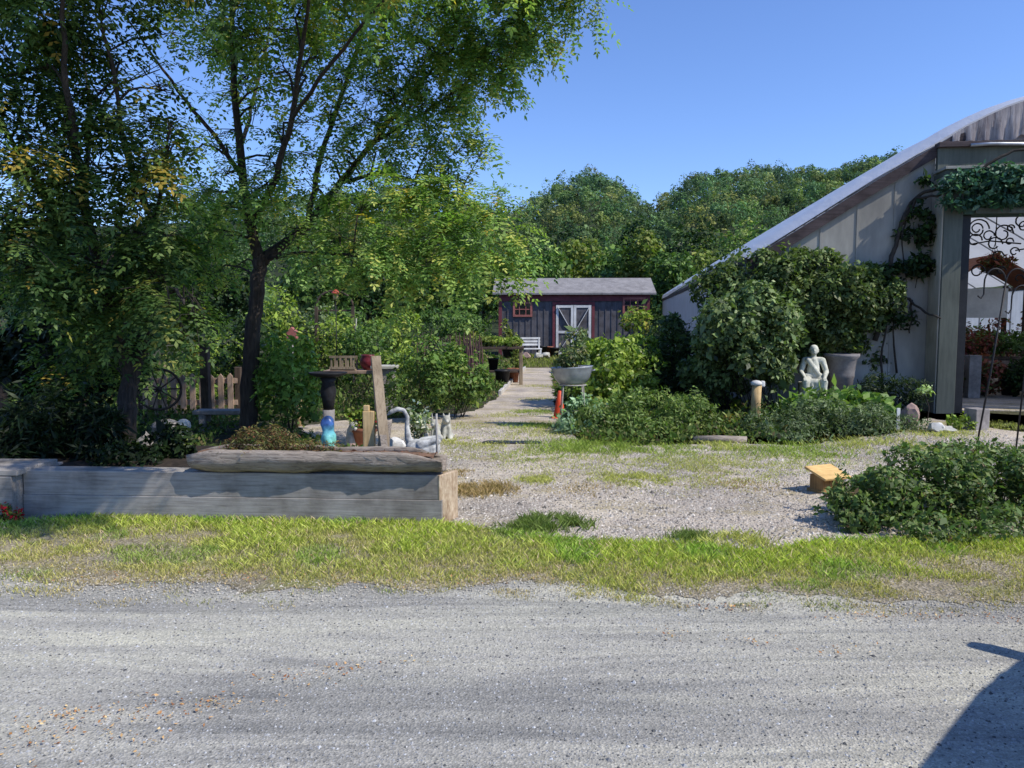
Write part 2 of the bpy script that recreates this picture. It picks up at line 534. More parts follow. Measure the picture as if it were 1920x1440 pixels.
def leaf_cloud(name, blobs, size, pal, w, parent, org, mat='leaf', aspect=0.55, droop=0.0, up=0.35, accents=None):
    Cs, Os, Sh = [], [], []
    for (c, rad, lumps, n) in blobs:
        P, o, _, sh = blob(c, rad, lumps, n)
        Cs.append(P); Os.append(o); Sh.append(sh)
    for (c, rad, lumps, n) in blobs:                      # stray shoots standing out of the crown
        ns_ = max(3, int(lumps * .9)); per = max(4, int(n * .08 / ns_))
        d = sphere_dirs(ns_ * 2); d = d[d[:, 2] > -.1][:ns_]
        for q in d:
            t = rng.uniform(0, 1, per)[:, None]
            b = np.array(c) + q * np.array(rad) * .88
            g = unit((q + np.array([0, 0, .8]) + .4 * rng.normal(size=3))[None])[0]
            Cs.append(b + g * t * min(rad) * rng.uniform(.25, .6) + rng.normal(size=(per, 3)) * size * .35)
            Os.append(unit(rng.normal(size=(per, 3)) + q)); Sh.append(np.full(per, 1.1))
    C = np.concatenate(Cs); O = np.concatenate(Os); sh = np.concatenate(Sh)
    ok = C[:, 2] > 0.02
    C, O, sh = C[ok], O[ok], sh[ok]
    n = len(C)
    nrm = unit(O + 0.55 * rng.normal(size=(n, 3)) + np.array([0, 0, up]))
    D = np.cross(nrm, rng.normal(size=(n, 3)))
    D[:, 2] -= droop * np.linalg.norm(D, axis=1)
    S = np.cross(nrm, D)
    L = size * np.exp(rng.normal(-.05, .33, n))
    V = leaf_quads(C, D, S, L, L * aspect)
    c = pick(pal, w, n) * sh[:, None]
    if accents:
        for (colr, frac) in accents:
            k = rng.random(n) < frac
            c[k] = np.array(colr) * rng.uniform(0.7, 1.2, (k.sum(), 1))
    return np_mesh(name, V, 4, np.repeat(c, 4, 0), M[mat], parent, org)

def stems_for(parent, org, blobs, rad, k=7):
    mb = MB()
    for (c, r_, lumps, n) in blobs:
        for _ in range(k):
            a = random.uniform(0, 6.28)
            e = Vector(c) + Vector((math.cos(a) * r_[0] * 0.6, math.sin(a) * r_[1] * 0.6, r_[2] * random.uniform(-0.1, 0.5)))
            b = Vector((c[0] + random.uniform(-1, 1) * r_[0] * 0.25, c[1] + random.uniform(-1, 1) * r_[1] * 0.25, max(0.0, org[2])))
            mb.tube([b, (b + e) / 2 + Vector((random.uniform(-.05, .05), 0, .05)), e], [rad, rad * .8, rad * .4], 5)
    return mb.build('stem', M['vine_stem'], parent, True, org=org)

def shrub(name, label, loc, blobs, size, pal, w, mat='leaf', group=None, cat='shrub', stem=0.008, aspect=0.55, droop=0.0, accents=None, up=0.35):
    o = thing(name, loc, label, cat, group=group)
    leaf_cloud('foliage', blobs, size, pal, w, o, loc, mat, aspect, droop, up, accents)
    if stem:
        stems_for(o, loc, blobs, stem)
    return o

def pblob(px, py, Y, rx, ry, lumps, n, ryd=None):
    """crown lump whose outline is centred at a bearing, sizes given as angular pixels"""
    c = at(px, py, Y)
    k = Y / F
    return (tuple(c), (rx * k, (ryd if ryd else rx) * k, ry * k), lumps, n)

# ------------------------------------------------------------------ ground
def noisy_outline(pts, step=0.12, amp=0.06, closed=True):
    """subdivide an outline; vertices move only along y by a smooth ragged function, so it never crosses itself"""
    out = []
    n = len(pts)
    for i in range(n):
        a, b = Vector(pts[i][:2]), Vector(pts[(i + 1) % n][:2])
        k = max(1, int((b - a).length / step))
        if (b - a).length > 14: k = 1
        nv = (b - a).normalized(); nv = Vector((-nv.y, nv.x))
        for j in range(k):
            q = a.lerp(b, j / k)
            if j:
                w_ = math.sin(math.pi * j / k) ** .5
                q += nv * amp * w_ * (math.sin(q.x * 7.1 + q.y * 3) + .7 * math.sin(q.x * 17.3 - q.y * 11) + .6 * math.sin(q.x * 37 + q.y * 29)) * .8
            out.append((q.x, q.y))
    return out

def sheet(name, outline, z, mat, kind='structure'):
    bm = bmesh.new()
    vs = [bm.verts.new((x, y, z)) for x, y in outline]
    f = bm.faces.new(vs)
    bmesh.ops.triangulate(bm, faces=[f])
    bmesh.ops.recalc_face_normals(bm, faces=bm.faces)
    for f in bm.faces:
        if f.normal.z < 0: f.normal_flip()
    me = bpy.data.meshes.new(name)
    bm.to_mesh(me); bm.free()
    o = link_mesh(name, me, mat)
    o['kind'] = kind
    return o

sheet('ground', [(-1500, -1500), (1500, -1500), (1500, 1500), (-1500, 1500)], 0.0, M['ground'])
low_edge = [(0, 1097), (110, 1108), (235, 1118), (330, 1108), (440, 1120), (560, 1124), (640, 1117), (790, 1122), (900, 1108), (1130, 1118), (1300, 1138), (1480, 1134), (1700, 1142), (1920, 1156)]
up_edge = [(0, 985), (250, 965), (520, 975), (840, 985), (960, 1002), (1100, 1018), (1280, 1022), (1420, 1040), (1530, 1018), (1920, 1012)]
LE = [gp(x, y) for x, y in low_edge]
UE = [gp(x, y) for x, y in up_edge]
dl, dr = LE[0], LE[-1]
road_out = [(-60, -14), (60, -14), (60, dr.y - 1.2), (9, dr.y + 0.75)] + [(q.x, q.y + 0.75) for q in reversed(LE)] + [(-9, dl.y + 0.75), (-60, dl.y + 2)]
sheet('road', [(-60, -14), (60, -14), (60, 5.3), (-60, 5.6)], 0.004, M['road'])
mbv = MB()
xs_ = np.arange(-9, 9.01, .03)
for x in xs_:
    yl = float(np.interp(x, [q.x for q in LE], [q.y for q in LE])) + .15 + .05 * math.sin(x * 5.1) + .03 * math.sin(x * 13.7 + 1) + random.gauss(0, .018)
    yu = float(np.interp(x, [q.x for q in UE], [q.y for q in UE])) + .22
    mbv.v += [(x, yl, .008), (x, (yl + yu) / 2, .008), (x, yu, .008)]
for k in range(len(xs_) - 1):
    a = 3 * k
    mbv.f += [(a, a + 3, a + 4, a + 1), (a + 1, a + 4, a + 5, a + 2)]
mbv.build('verge', M['verge'], None, fix=False)['kind'] = 'structure'
yard_px = [(850, 985), (960, 1000), (1100, 1015), (1290, 1020), (1420, 1036), (1530, 1016), (1700, 1005)]
yard_out = [gp(*q) for q in yard_px] + [Vector((9, 5.7, 0)), Vector((9, 13, 0)), gp(1920, 812), gp(1820, 800), gp(1742, 785), gp(1690, 812), gp(1500, 838), gp(1380, 832), gp(1200, 838), gp(1100, 835), gp(1050, 800), gp(1042, 770), gp(1036, 720), gp(1034, 690),
            gp(985, 690), gp(968, 705), gp(935, 745), gp(890, 772), gp(850, 778), gp(760, 785), gp(640, 790), gp(560, 800), gp(620, 850), gp(830, 880)]
sheet('gravel_yard', noisy_outline(yard_out, 0.1, 0.05), 0.012, M['yard'])
lawn_px = [(940, 690), (1050, 690), (1090, 668), (1090, 660), (930, 660), (960, 672)]
lawn_sheet = sheet('back_lawn', noisy_outline([gp(*q) for q in lawn_px], 0.4, 0.15), 0.016, M['lawn'])

# ------------------------------------------------------------------ grass (stuff)
def inside(P, poly_):
    x, y = P[:, 0], P[:, 1]
    r_ = np.zeros(len(P), bool)
    n = len(poly_)
    for i in range(n):
        x1, y1 = poly_[i][:2]; x2, y2 = poly_[(i + 1) % n][:2]
        c = ((y1 > y) != (y2 > y)) & (x < (x2 - x1) * (y - y1) / ((y2 - y1) if y2 != y1 else 1e-9) + x1)
        r_ ^= c
    return r_

def vnoise(P, s, seed):
    g = np.random.default_rng(seed).random((64, 64))
    q = P[:, :2] * s
    i = np.floor(q).astype(int); f = q - i; f = f * f * (3 - 2 * f)
    a = g[i[:, 0] % 64, i[:, 1] % 64]; b = g[(i[:, 0] + 1) % 64, i[:, 1] % 64]
    c = g[i[:, 0] % 64, (i[:, 1] + 1) % 64]; d = g[(i[:, 0] + 1) % 64, (i[:, 1] + 1) % 64]
    return (a * (1 - f[:, 0]) + b * f[:, 0]) * (1 - f[:, 1]) + (c * (1 - f[:, 0]) + d * f[:, 0]) * f[:, 1]

def blades(P, h, w, c, lean=0.5):
    n = len(P)
    a = rng.uniform(0, 6.283, n)
    side = np.stack([np.cos(a), np.sin(a), np.zeros(n)], 1)
    b = rng.uniform(0, 6.283, n)
    ln = np.stack([np.cos(b), np.sin(b), np.zeros(n)], 1) * (lean * rng.uniform(0.2, 1.6, n))[:, None]
    h = np.asarray(h).reshape(-1, 1); w = np.asarray(w).reshape(-1, 1)
    up = np.array([0, 0, 1.0])
    v0 = P - side * w / 2; v1 = P + side * w / 2
    v2 = P + up * h * 0.6 + ln * h * 0.45 + side * w * .4
    v3 = P + up * h + ln * h
    V = np.stack([v0, v1, v2, v3], 1).reshape(-1, 3)
    cc = np.repeat(c, 4, 0).reshape(n, 4, 3)
    cc[:, :2] *= 0.7
    return V, cc.reshape(-1, 3)

Vs, Cs = [], []
vp = [(q.x, q.y - .22) for q in LE] + [(7.5, dr.y), (7.5, UE[-1].y)] + [(q.x, q.y) for q in reversed(UE)] + [(-7.5, UE[0].y), (-7.5, dl.y)]
N = 330000
P = np.stack([rng.uniform(-6.2, 6.2, N), rng.uniform(3.7, 6.9, N), np.full(N, 0.008)], 1)
P = P[inside(P, vp)]
lx = np.array([q.x for q in LE]); ly = np.array([q.y for q in LE])
ux = np.array([q.x for q in UE]); uy = np.array([q.y for q in UE])
t = (P[:, 1] - np.interp(P[:, 0], lx, ly)) / (np.interp(P[:, 0], ux, uy) - np.interp(P[:, 0], lx, ly))
nz = 0.6 * vnoise(P, 1.6, 3) + 0.4 * vnoise(P, 5.5, 4)
nz2 = .5 * vnoise(P, 3.1, 41) + .5 * vnoise(P, 11, 42)
dens = np.clip((t * 1.3 + 0.22) * 0.95 + (nz - 0.5) * 2.0 + (nz2 - .5) * 1.5, 0.03, 1.0)
dens *= np.where(t < 0.08, 0.6, 1)
dens = np.where(t < 0.02, np.clip((vnoise(P, 4.5, 31) - .36) * 3.0, 0, .9) * np.clip(1 + t * 7, 0, 1), dens)
k = rng.random(len(P)) < dens
P, t, nz = P[k], t[k], nz[k]
n = len(P)
lush = np.clip(t * 1.2 + (nz - .5) * 1.4, 0, 1)[:, None]
c = np.array([[0.66, 0.52, 0.26]]) * (1 - lush) + np.array([[0.62, 0.70, 0.14]]) * lush
gr = (vnoise(P, 2.3, 9) > .62)[:, None]
c = np.where(gr, c * np.array([[0.72, 0.88, 0.8]]), c)
c = c * rng.uniform(0.45, 1.25, (n, 1))
dry = rng.random(n) < 0.10
c[dry] = np.array([0.75, 0.58, 0.38])
h = (0.012 + 0.034 * lush[:, 0] ** 1.3) * rng.uniform(0.5, 1.5, n)
V, C4 = blades(P, h, 0.005 * rng.uniform(.7, 1.5, n), c, 0.75)
Vs.append(V); Cs.append(C4)
np_mesh('verge_grass', np.concatenate(Vs), 4, np.concatenate(Cs), M['blade'])
tag(bpy.data.objects['verge_grass'], 'yellow green grass strip between the gravel road and the yard', 'grass', kind='stuff')

# grass tufts in the yard (one mass of weeds)
Vs, Cs = [], []
tufts = [(1030, 988, .34, .055, 3200, 'd'), (985, 992, .25, .04, 1200, 'd'), (1290, 1010, .2, .035, 900, 'd'), (1380, 1022, .3, .05, 1200, 'y'), (1010, 902, .3, .03, 1100, 'y'), (1180, 900, .45, .035, 1600, 'y'), (895, 922, .42, .05, 2000, 'r'), (1390, 912, .5, .02, 800, 'r'), (1330, 878, .8, .03, 1700, 'y'),
         (900, 832, .7, .03, 1700, 'y'), (1100, 842, .9, .06, 3200, 'g'), (1000, 800, .5, .04, 1600, 'g'), (1000, 775, .5, .04, 1300, 'g'), (1010, 815, .8, .03, 1500, 'y'), (1250, 845, .9, .04, 2000, 'g'), (1490, 850, 1.0, .05, 2600, 'g'), (1650, 838, .9, .05, 2400, 'y'), (1760, 815, .7, .04, 1600, 'y'),
         (1860, 800, .8, .03, 1500, 'y'), (850, 890, .25, .03, 700, 'r'), (1100, 920, .5, .02, 700, 'r'), (1250, 910, .6, .02, 700, 'y'), (1430, 895, .5, .02, 600, 'y'), (1200, 870, 1.0, .02, 1400, 'y'), (960, 870, .7, .02, 800, 'y'), (1470, 880, .5, .02, 500, 'y'), (840, 830, .4, .03, 900, 'y'), (1000, 860, .6, .025, 800, 'g'), (1360, 840, .5, .05, 900, 'y')]
tufts += [(x_, y_, r_, .022, int(1500 * r_), 'y') for x_, y_, r_ in [(900, 850, .8), (1020, 850, .9), (1150, 860, 1.0), (1280, 860, 1.1), (1420, 865, 1.0), (1560, 860, 1.0), (1080, 885, .7), (1300, 900, .8), (880, 800, .8), (950, 780, .6), (1010, 750, .5), (1015, 725, .6)]]
for (x, y, r_, hh, cnt, kind) in tufts:
    q = gp(x, y)
    a = rng.uniform(0, 6.283, cnt); rr = r_ * np.sqrt(rng.random(cnt)) * rng.uniform(.4, 1.15, cnt)
    P = np.stack([q.x + np.cos(a) * rr, q.y + np.sin(a) * rr * .9, np.full(cnt, 0.012)], 1)
    keep = vnoise(P, 6, 21) + rng.random(cnt) * .3 > .48
    P = P[keep]; m_ = len(P)
    base = {'g': (0.36, 0.45, 0.10), 'd': (0.20, 0.27, 0.07), 'y': (0.55, 0.54, 0.17), 'r': (0.5, 0.36, 0.18)}[kind]
    c = np.array([base]) * rng.uniform(.55, 1.4, (m_, 1))
    V, C4 = blades(P, hh * rng.uniform(.5, 1.4, m_), 0.006 * rng.uniform(.7, 1.5, m_), c, 0.8)
    Vs.append(V); Cs.append(C4)
np_mesh('yard_weeds', np.concatenate(Vs), 4, np.concatenate(Cs), M['blade'])
tag(bpy.data.objects['yard_weeds'], 'patchy weeds and short grass growing through the gravel yard', 'weeds', kind='stuff')

# lawn blades at the far end of the path
N = 9000
P = np.stack([rng.uniform(-1, 4.5, N), rng.uniform(22, 42, N), np.full(N, 0.016)], 1)
P = P[inside(P, [tuple(gp(*q)) for q in lawn_px])]
V, C4 = blades(P, .09 * rng.uniform(.5, 1.4, len(P)), .03, np.array([[0.26, 0.30, 0.07]]) * rng.uniform(.7, 1.3, (len(P), 1)), .6)
np_mesh('lawn_grass', V, 4, C4, M['blade'])
tag(bpy.data.objects['lawn_grass'], 'bright strip of mown grass in front of the shed', 'grass', kind='stuff')

# low ground cover under the trees and in the beds
N = 150000
yy = 6.9 + 27 * rng.random(N) ** 1.7
P = np.stack([rng.uniform(-.8, .36, N) * yy, yy, rng.uniform(.0, .06, N)], 1)
yo = [(q[0], q[1]) for q in yard_out]
keep = ~inside(P, yo) & ~inside(P, [tuple(gp(*q)) for q in lawn_px])
nzg = .5 * vnoise(P, .8, 51) + .5 * vnoise(P, 2.7, 52)
keep &= (nzg + .25 * rng.random(N)) > .55
keep &= ~((P[:, 1] < 8.6) & (P[:, 0] > -2.6))
P = P[keep]; nzg = nzg[keep]; m_ = len(P)
P[:, 2] *= (1 + 2 * nzg)
D = rng.normal(size=(m_, 3)); D[:, 2] = np.abs(D[:, 2]) * .9 + .2
S = np.cross(D, rng.normal(size=(m_, 3)))
L = (.022 + .0032 * P[:, 1]) * np.exp(rng.normal(0, .35, m_))
gc = pick([(.05, .085, .02), (.08, .12, .03), (.12, .14, .04), (.10, .08, .04), (.035, .05, .015)], [3, 3, 2, 1.5, 2], m_)
np_mesh('ground_cover', leaf_quads(P, D, S, L, L * .5), 4, np.repeat(gc, 4, 0), M['blade'])
tag(bpy.data.objects['ground_cover'], 'low ground cover and leaf litter under the trees and garden plants', 'ground cover', kind='stuff')

# loose stones (stuff)
def pebbles(name, P, size, c, label):
    n = len(P)
    octv = np.array([(1, 0, 0), (0, 1, 0), (-1, 0, 0), (0, -1, 0), (0, 0, 1)], float)
    tri = [(0, 1, 4), (1, 2, 4), (2, 3, 4), (3, 0, 4)]
    sz = (size * np.exp(rng.normal(0, .35, n)))[:, None, None]
    a = rng.uniform(0, 6.28, n)
    ca, sa = np.cos(a), np.sin(a)
    J = octv[None] * sz * rng.uniform(.6, 1.25, (n, 5, 3)) * np.array([1, 1, .75])
    X = J[:, :, 0] * ca[:, None] - J[:, :, 1] * sa[:, None]
    Y = J[:, :, 0] * sa[:, None] + J[:, :, 1] * ca[:, None]
    G = np.stack([X, Y, J[:, :, 2]], 2) + P[:, None, :]
    V = np.concatenate([G[:, list(q)] for q in tri], 1).reshape(-1, 3)
    cc = np.repeat(c, 12, 0)
    o = np_mesh(name, V, 3, cc, M['pebble'])
    return tag(o, label, 'gravel', kind='stuff')
N = 26000
yy = 2.4 + 2.6 * rng.random(N) ** 1.2
P = np.stack([rng.uniform(-.72, .72, N) * (yy + .6), yy, np.full(N, .004)], 1)
P = P[P[:, 1] < np.interp(P[:, 0], lx, ly) + .05]
g = rng.choice([.10, .2, .3, .36, .5], len(P), p=[.2, .25, .25, .2, .1])[:, None]
pebbles('road_stones', P, .0044, g * np.array([[1, 1.01, 1.02]]), 'loose grey stones scattered over the gravel road')
N = 60000
yy = 5.3 + 6.5 * rng.random(N) ** 1.3
P = np.stack([-1.2 + 8.2 * rng.random(N), yy, np.full(N, .012)], 1)
P = P[inside(P, [(q[0], q[1]) for q in yard_out])]
g = rng.choice([.14, .26, .38, .46, .62], len(P), p=[.18, .25, .25, .2, .12])[:, None]
pebbles('yard_stones', P, .0085, g * np.array([[1.07, .98, .87]]), 'pale loose stones covering the gravel yard')

N = 7000
x_ = rng.uniform(-4.5, 4.5, N)
P = np.stack([x_, np.interp(x_, lx, ly) + .10 + rng.normal(0, .13, N), np.full(N, .009)], 1)
g = rng.choice([.22, .34, .42, .5], N, p=[.2, .3, .3, .2])[:, None]
pebbles('edge_stones', P, .005, g * np.array([[1.08, 1.0, .86]]), 'crumbly loose stones and dirt where road and grass meet')
# fallen leaves
Vs, Cs = [], []
for (x, y, rx, ry, cnt) in [(300, 1330, .12, .06, 45), (415, 1322, .12, .04, 60), (540, 1275, .16, .05, 34), (650, 1253, .06, .04, 26), (90, 1385, .16, .09, 80), (110, 1362, .1, .06, 30), (275, 1400, .04, .03, 10), (160, 1340, .12, .03, 18), (1255, 1190, .06, .04, 24), (1410, 1207, .08, .03, 18), (1580, 1222, .1, .03, 18),
                        (1350, 1142, .14, .03, 40), (1660, 1158, .22, .03, 60), (1880, 1160, .2, .03, 30), (240, 1085, .5, .12, 90), (450, 1075, .5, .15, 110), (900, 1085, .7, .15, 100), (760, 1245, .05, .03, 8), (330, 1350, .2, .1, 26), (700, 1080, .5, .1, 60)]:
    q = gp(x, y)
    P = np.stack([q.x + rx * rng.normal(size=cnt), q.y + ry * rng.normal(size=cnt), .012 + .01 * rng.random(cnt)], 1)
    D = rng.normal(size=(cnt, 3)); D[:, 2] *= .3
    S = np.cross(D, np.array([[0, 0, 1.0]])) + .3 * rng.normal(size=(cnt, 3))
    L = rng.uniform(.009, .022, cnt)
    Vs.append(leaf_quads(P, D, S, L, L * .55, .5))
    Cs.append(np.repeat(pick([(.30, .14, .06), (.42, .26, .13), (.5, .36, .2), (.2, .08, .04)], [3, 3, 2, 2], cnt), 4, 0))
np_mesh('fallen_leaves', np.concatenate(Vs), 4, np.concatenate(Cs), M['blade'])
tag(bpy.data.objects['fallen_leaves'], 'dry brown leaves fallen in drifts on the gravel road', 'leaves', kind='stuff')

# ------------------------------------------------------------------ hills and far wood
ridge_px = [(-400, 440), (0, 400), (500, 380), (700, 365), (860, 375), (930, 405), (985, 392), (1040, 356), (1110, 332), (1165, 356), (1222, 400), (1250, 372), (1310, 338), (1400, 326), (1500, 330), (1560, 322), (1650, 300), (1800, 285), (2400, 270)]
rx_ = np.array([a for a, b in ridge_px], float); ry_ = np.array([b for a, b in ridge_px], float)
def terrain(px, d):
    top = (605 - np.interp(px, rx_, ry_)) / F * 290 + CAMH - 7
    s = np.clip((d - 84) / (290 - 84), 0, 1)
    s = s * s * (3 - 2 * s) * .55 + s * .45
    s2 = np.where(d > 290, 1 - .35 * np.clip((d - 290) / 160, 0, 1), 1)
    return np.maximum(top, 2) * s * s2 - .3
gpx = np.linspace(-500, 2500, 90); gd = np.linspace(75, 480, 50)
mb = MB()
for d in gd:
    for x in gpx:
        mb.v.append(((x - 960) / F * d, d, float(terrain(np.array(x), np.array(d)))))
for i in range(len(gd) - 1):
    for k in range(len(gpx) - 1):
        a = i * len(gpx) + k
        mb.f.append((a, a + 1, a + 1 + len(gpx), a + len(gpx)))
mb.build('hill', M['hill'], None, True)['kind'] = 'structure'
Vs, Cs = [], []
ncrown = 0
rows = np.linspace(86, 294, 22)
for d in rows:
    x = -60 + random.uniform(0, 30)
    while x < 1900:
        step = (6.6 / d * F) * random.uniform(.6, 1.05)
        x += step
        if 1720 < x or (x < 300 and d > 150): continue
        if x < 860 and random.random() < .4: continue
        dd = d + random.uniform(-4, 4)
        z0 = float(terrain(np.array(x), np.array(dd)))
        r_ = random.uniform(1.8, 5.0)
        rz = r_ * random.choice([.95, 1.1, 1.3, 1.7])
        c0 = ((x - 960) / F * dd, dd, z0 + 5.6 - rz * .7 + random.uniform(-1.5, 2.4))
        nl = int(560 * (150 / d) ** .5)
        P, o, _, sh = blob(c0, (r_, r_, rz), 15, int(nl * 1.5), .40, -.35, .05)
        k = (o[:, 1] < .55)
        P, o, sh = P[k], o[k], sh[k]; m_ = len(P)
        nr = unit(o + .5 * rng.normal(size=(m_, 3)) + np.array([0, 0, .25]))
        D = np.cross(nr, rng.normal(size=(m_, 3)))
        L = np.exp(rng.normal(-.95, .35, m_)) * (.75 + d / 500)
        Vs.append(leaf_quads(P, D, np.cross(nr, D), L, L * .75))
        tint = np.array([random.choice([(0.055, 0.095, 0.035), (0.065, 0.11, 0.035), (0.08, 0.115, 0.036), (0.055, 0.10, 0.042), (0.10, 0.125, 0.036)])])
        tint = tint * random.choice([.6, .8, 1.0, 1.0, 1.2, 1.45]) * np.array([[random.uniform(.9, 1.25), 1, .95]])
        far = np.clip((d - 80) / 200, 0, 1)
        cc = tint * rng.uniform(.6, 1.35, (m_, 1)) * sh[:, None] * (2.1 - .55 * far) + far * np.array([[.034, .052, .060]])  # farther crowns get bluish haze mixed into their leaf colour
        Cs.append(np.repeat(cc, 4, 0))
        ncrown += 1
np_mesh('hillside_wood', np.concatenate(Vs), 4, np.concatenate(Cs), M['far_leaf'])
tag(bpy.data.objects['hillside_wood'], 'dense green wood covering the hills behind the shed', 'wood', kind='stuff')

# ------------------------------------------------------------------ background trees (each its own thing)
def back_tree(px, top, Y, rad, pal, w, label, n=2600, leaf=.24, bot=1.0, name='broadleaf_tree', group='trees behind the garden'):
    tz = at(px, top, Y).z
    x = (px - 960) / F * Y
    loc = Vector((x, Y, 0))
    o = thing(name, loc, label, 'tree', group=group)
    rx = rad * Y / F
    zc = (tz + bot) / 2
    rz = (tz - bot) / 2
    bl = [((x, Y, zc + rz * .18), (rx, rx * .9, rz * .82), 26, int(n * .65)), ((x + rx * .1, Y - .2, zc - rz * .35), (rx * .95, rx * .8, rz * .7), 16, int(n * .35))]
    leaf_cloud('crown', bl, leaf, pal, w, o, loc, 'leaf', .6, 0.1)
    mb = MB().tube([(0, 0, -.1), (.1, 0, zc * .5), (-.05, .1, zc), (.1, 0, zc + rz * .5)], [.16 * rx / 2, .13 * rx / 2, .09 * rx / 2, .03], 7)
    mb.build('trunk', M['bark'], o, True)
    return o
bt = [(1015, 470, 50, 62, GREEN, 'mid green tree rising behind the left end of the shed roof'),
      (1085, 452, 58, 58, OLIVE, 'olive yellow tree behind the middle of the shed roof'),
      (1148, 462, 54, 52, GREEN, 'green tree behind the shed, left of the tallest pointed one'),
      (1205, 440, 52, 42, OLIVE, 'narrow olive tree behind the right end of the shed roof'),
      (1258, 478, 48, 50, GREEN, 'green tree in the gap between shed and greenhouse'),
      (1322, 470, 56, 62, OLIVE, 'olive tree beside the low end of the greenhouse roof'),
      (905, 468, 44, 58, GREEN, 'dense tree just left of the shed gable'),
      (842, 500, 38, 66, GREEN, 'rounded green tree behind the spiky purple plants'),
      (765, 470, 40, 74, GREEN, 'broad green tree seen under the hanging right limb'),
      (690, 480, 36, 66, DARK, 'dark green tree behind the wooden display table'),
      (600, 470, 34, 72, GREEN, 'leafy tree just right of the locust trunk, far behind it'),
      (400, 470, 30, 80, DARK, 'dark tree in the background left of the locust trunk'),
      (250, 450, 28, 85, DARK, 'dark tree in the deep shade behind the left thicket'),
      (90, 470, 26, 90, GREEN, 'sunlit tree glimpsed behind the left rail fence'),
      (-40, 460, 24, 90, DARK, 'dark tree at the far left behind the rail fence'),
      (1400, 420, 74, 60, GREEN, 'tall tree on the hill foot above the greenhouse eave'),
      (1295, 415, 72, 60, DARK, 'dark tall tree on the hill foot right of the shed'),
      (1190, 425, 76, 56, DARK, 'dark tall tree on the hill foot above the shed roof'),
      (1050, 428, 74, 58, DARK, 'dark tall tree on the hill foot left of the olive one')]
for (px, top, Y, rad, pal, lab) in bt:
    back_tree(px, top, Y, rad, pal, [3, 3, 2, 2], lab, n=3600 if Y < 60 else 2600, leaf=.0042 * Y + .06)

# mid shrubs behind the yard on the left
def simple_shrub(px, base, top, Y, rad, pal, label, n=1600, leaf=.07, name='garden_shrub', mat='leaf', w=(3, 3, 2, 2), group=None, accents=None, aspect=.5, up=.35, depth=None, stem=.008):
    b = gp(px, base) if Y is None else Vector(((px - 960) / F * Y, Y, 0))
    tz = at(px, top, b.y).z
    rx = rad * b.y / F
    loc = Vector((b.x, b.y, 0))
    bl = [((b.x, b.y, tz * .5), (rx, (depth or rx), tz * .56), 22, n)]
    return shrub(name, label, loc, bl, leaf, pal, w, mat, group, stem=stem, accents=accents, aspect=aspect, up=up)

simple_shrub(540, 795, 645, 10.6, 66, [(.09, .16, .03), (.12, .2, .035), (.07, .12, .025), (.15, .22, .04)], 'bushy bright green shrub right of the locust trunk', 2600, .085)
simple_shrub(470, 700, 590, 15, 60, DARK, 'dim shrub behind the locust trunk', 1600, .10)
simple_shrub(590, 700, 575, 20, 70, GREY, 'loose grey green shrub around the feeder pole', 1800, .11)
simple_shrub(625, 715, 585, 18.5, 58, LIME, 'sunlit shrub behind the arbour', 2200, .10)
simple_shrub(690, 715, 610, 17.6, 50, GREEN, 'leafy perennial just behind the display table', 1600, .09)
simple_shrub(520, 720, 560, 19, 60, LIME, 'sunlit shrub glimpsed right behind the main trunk', 2000, .11)
simple_shrub(420, 740, 640, 16, 60, LIME, 'low sunlit shrub behind the picket fence', 1800, .1)
simple_shrub(665, 690, 590, 22, 60, GREEN, 'green shrub behind the wooden display table', 1500, .12)
simple_shrub(735, 680, 590, 25, 55, LIME, 'light green shrub right of the maroon pot', 1500, .13)
simple_shrub(800, 670, 570, 28, 60, GREEN, 'green shrub behind the purple flower spikes', 1600, .13)
simple_shrub(880, 670, 575, 29, 46, GREEN, 'upright green shrub left of the shed corner', 1500, .13)
simple_shrub(880, 700, 615, 21, 34, OLIVE, 'olive perennial clump next to the raised plant table', 900, .09)
simple_shrub(790, 770, 650, 12.4, 60, GREEN, 'large round green bush behind the stone animals', 2800, .075, w=(2, 3, 4, 1), accents=[((.2, .26, .06), .12)])
simple_shrub(856, 768, 660, 12.9, 54, GREEN, 'large green bush spilling onto the path edge', 3200, .075, w=(2, 3, 4, 1), accents=[((.22, .28, .06), .2)])
simple_shrub(755, 730, 640, 14.5, 44, LIME, 'lime green perennial beside the dark stone pier', 1200, .08)

# purple spikes
mbV, mbC = [], []
loc = Vector(((845 - 960) / F * 14.5, 14.5, 0))
o = thing('purple_grass_clump', loc, 'dusky purple flower spikes standing above the large green bush', 'plant')
mb = MB()
for i in range(60):
    px = random.uniform(780, 905); Y = random.uniform(13.6, 15)
    top = at(px, random.uniform(620, 645), Y)
    b = Vector((top.x + random.uniform(-.1, .1), Y + .1, .3))
    mb.tube([b, b.lerp(top, .65), top], [.006, .016, .005], 5)
mb.build('flower_spike', solid('purple_spike', (.17, .10, .09), (.10, .055, .06), 14, .9), o, org=loc)['kind'] = 'stuff'

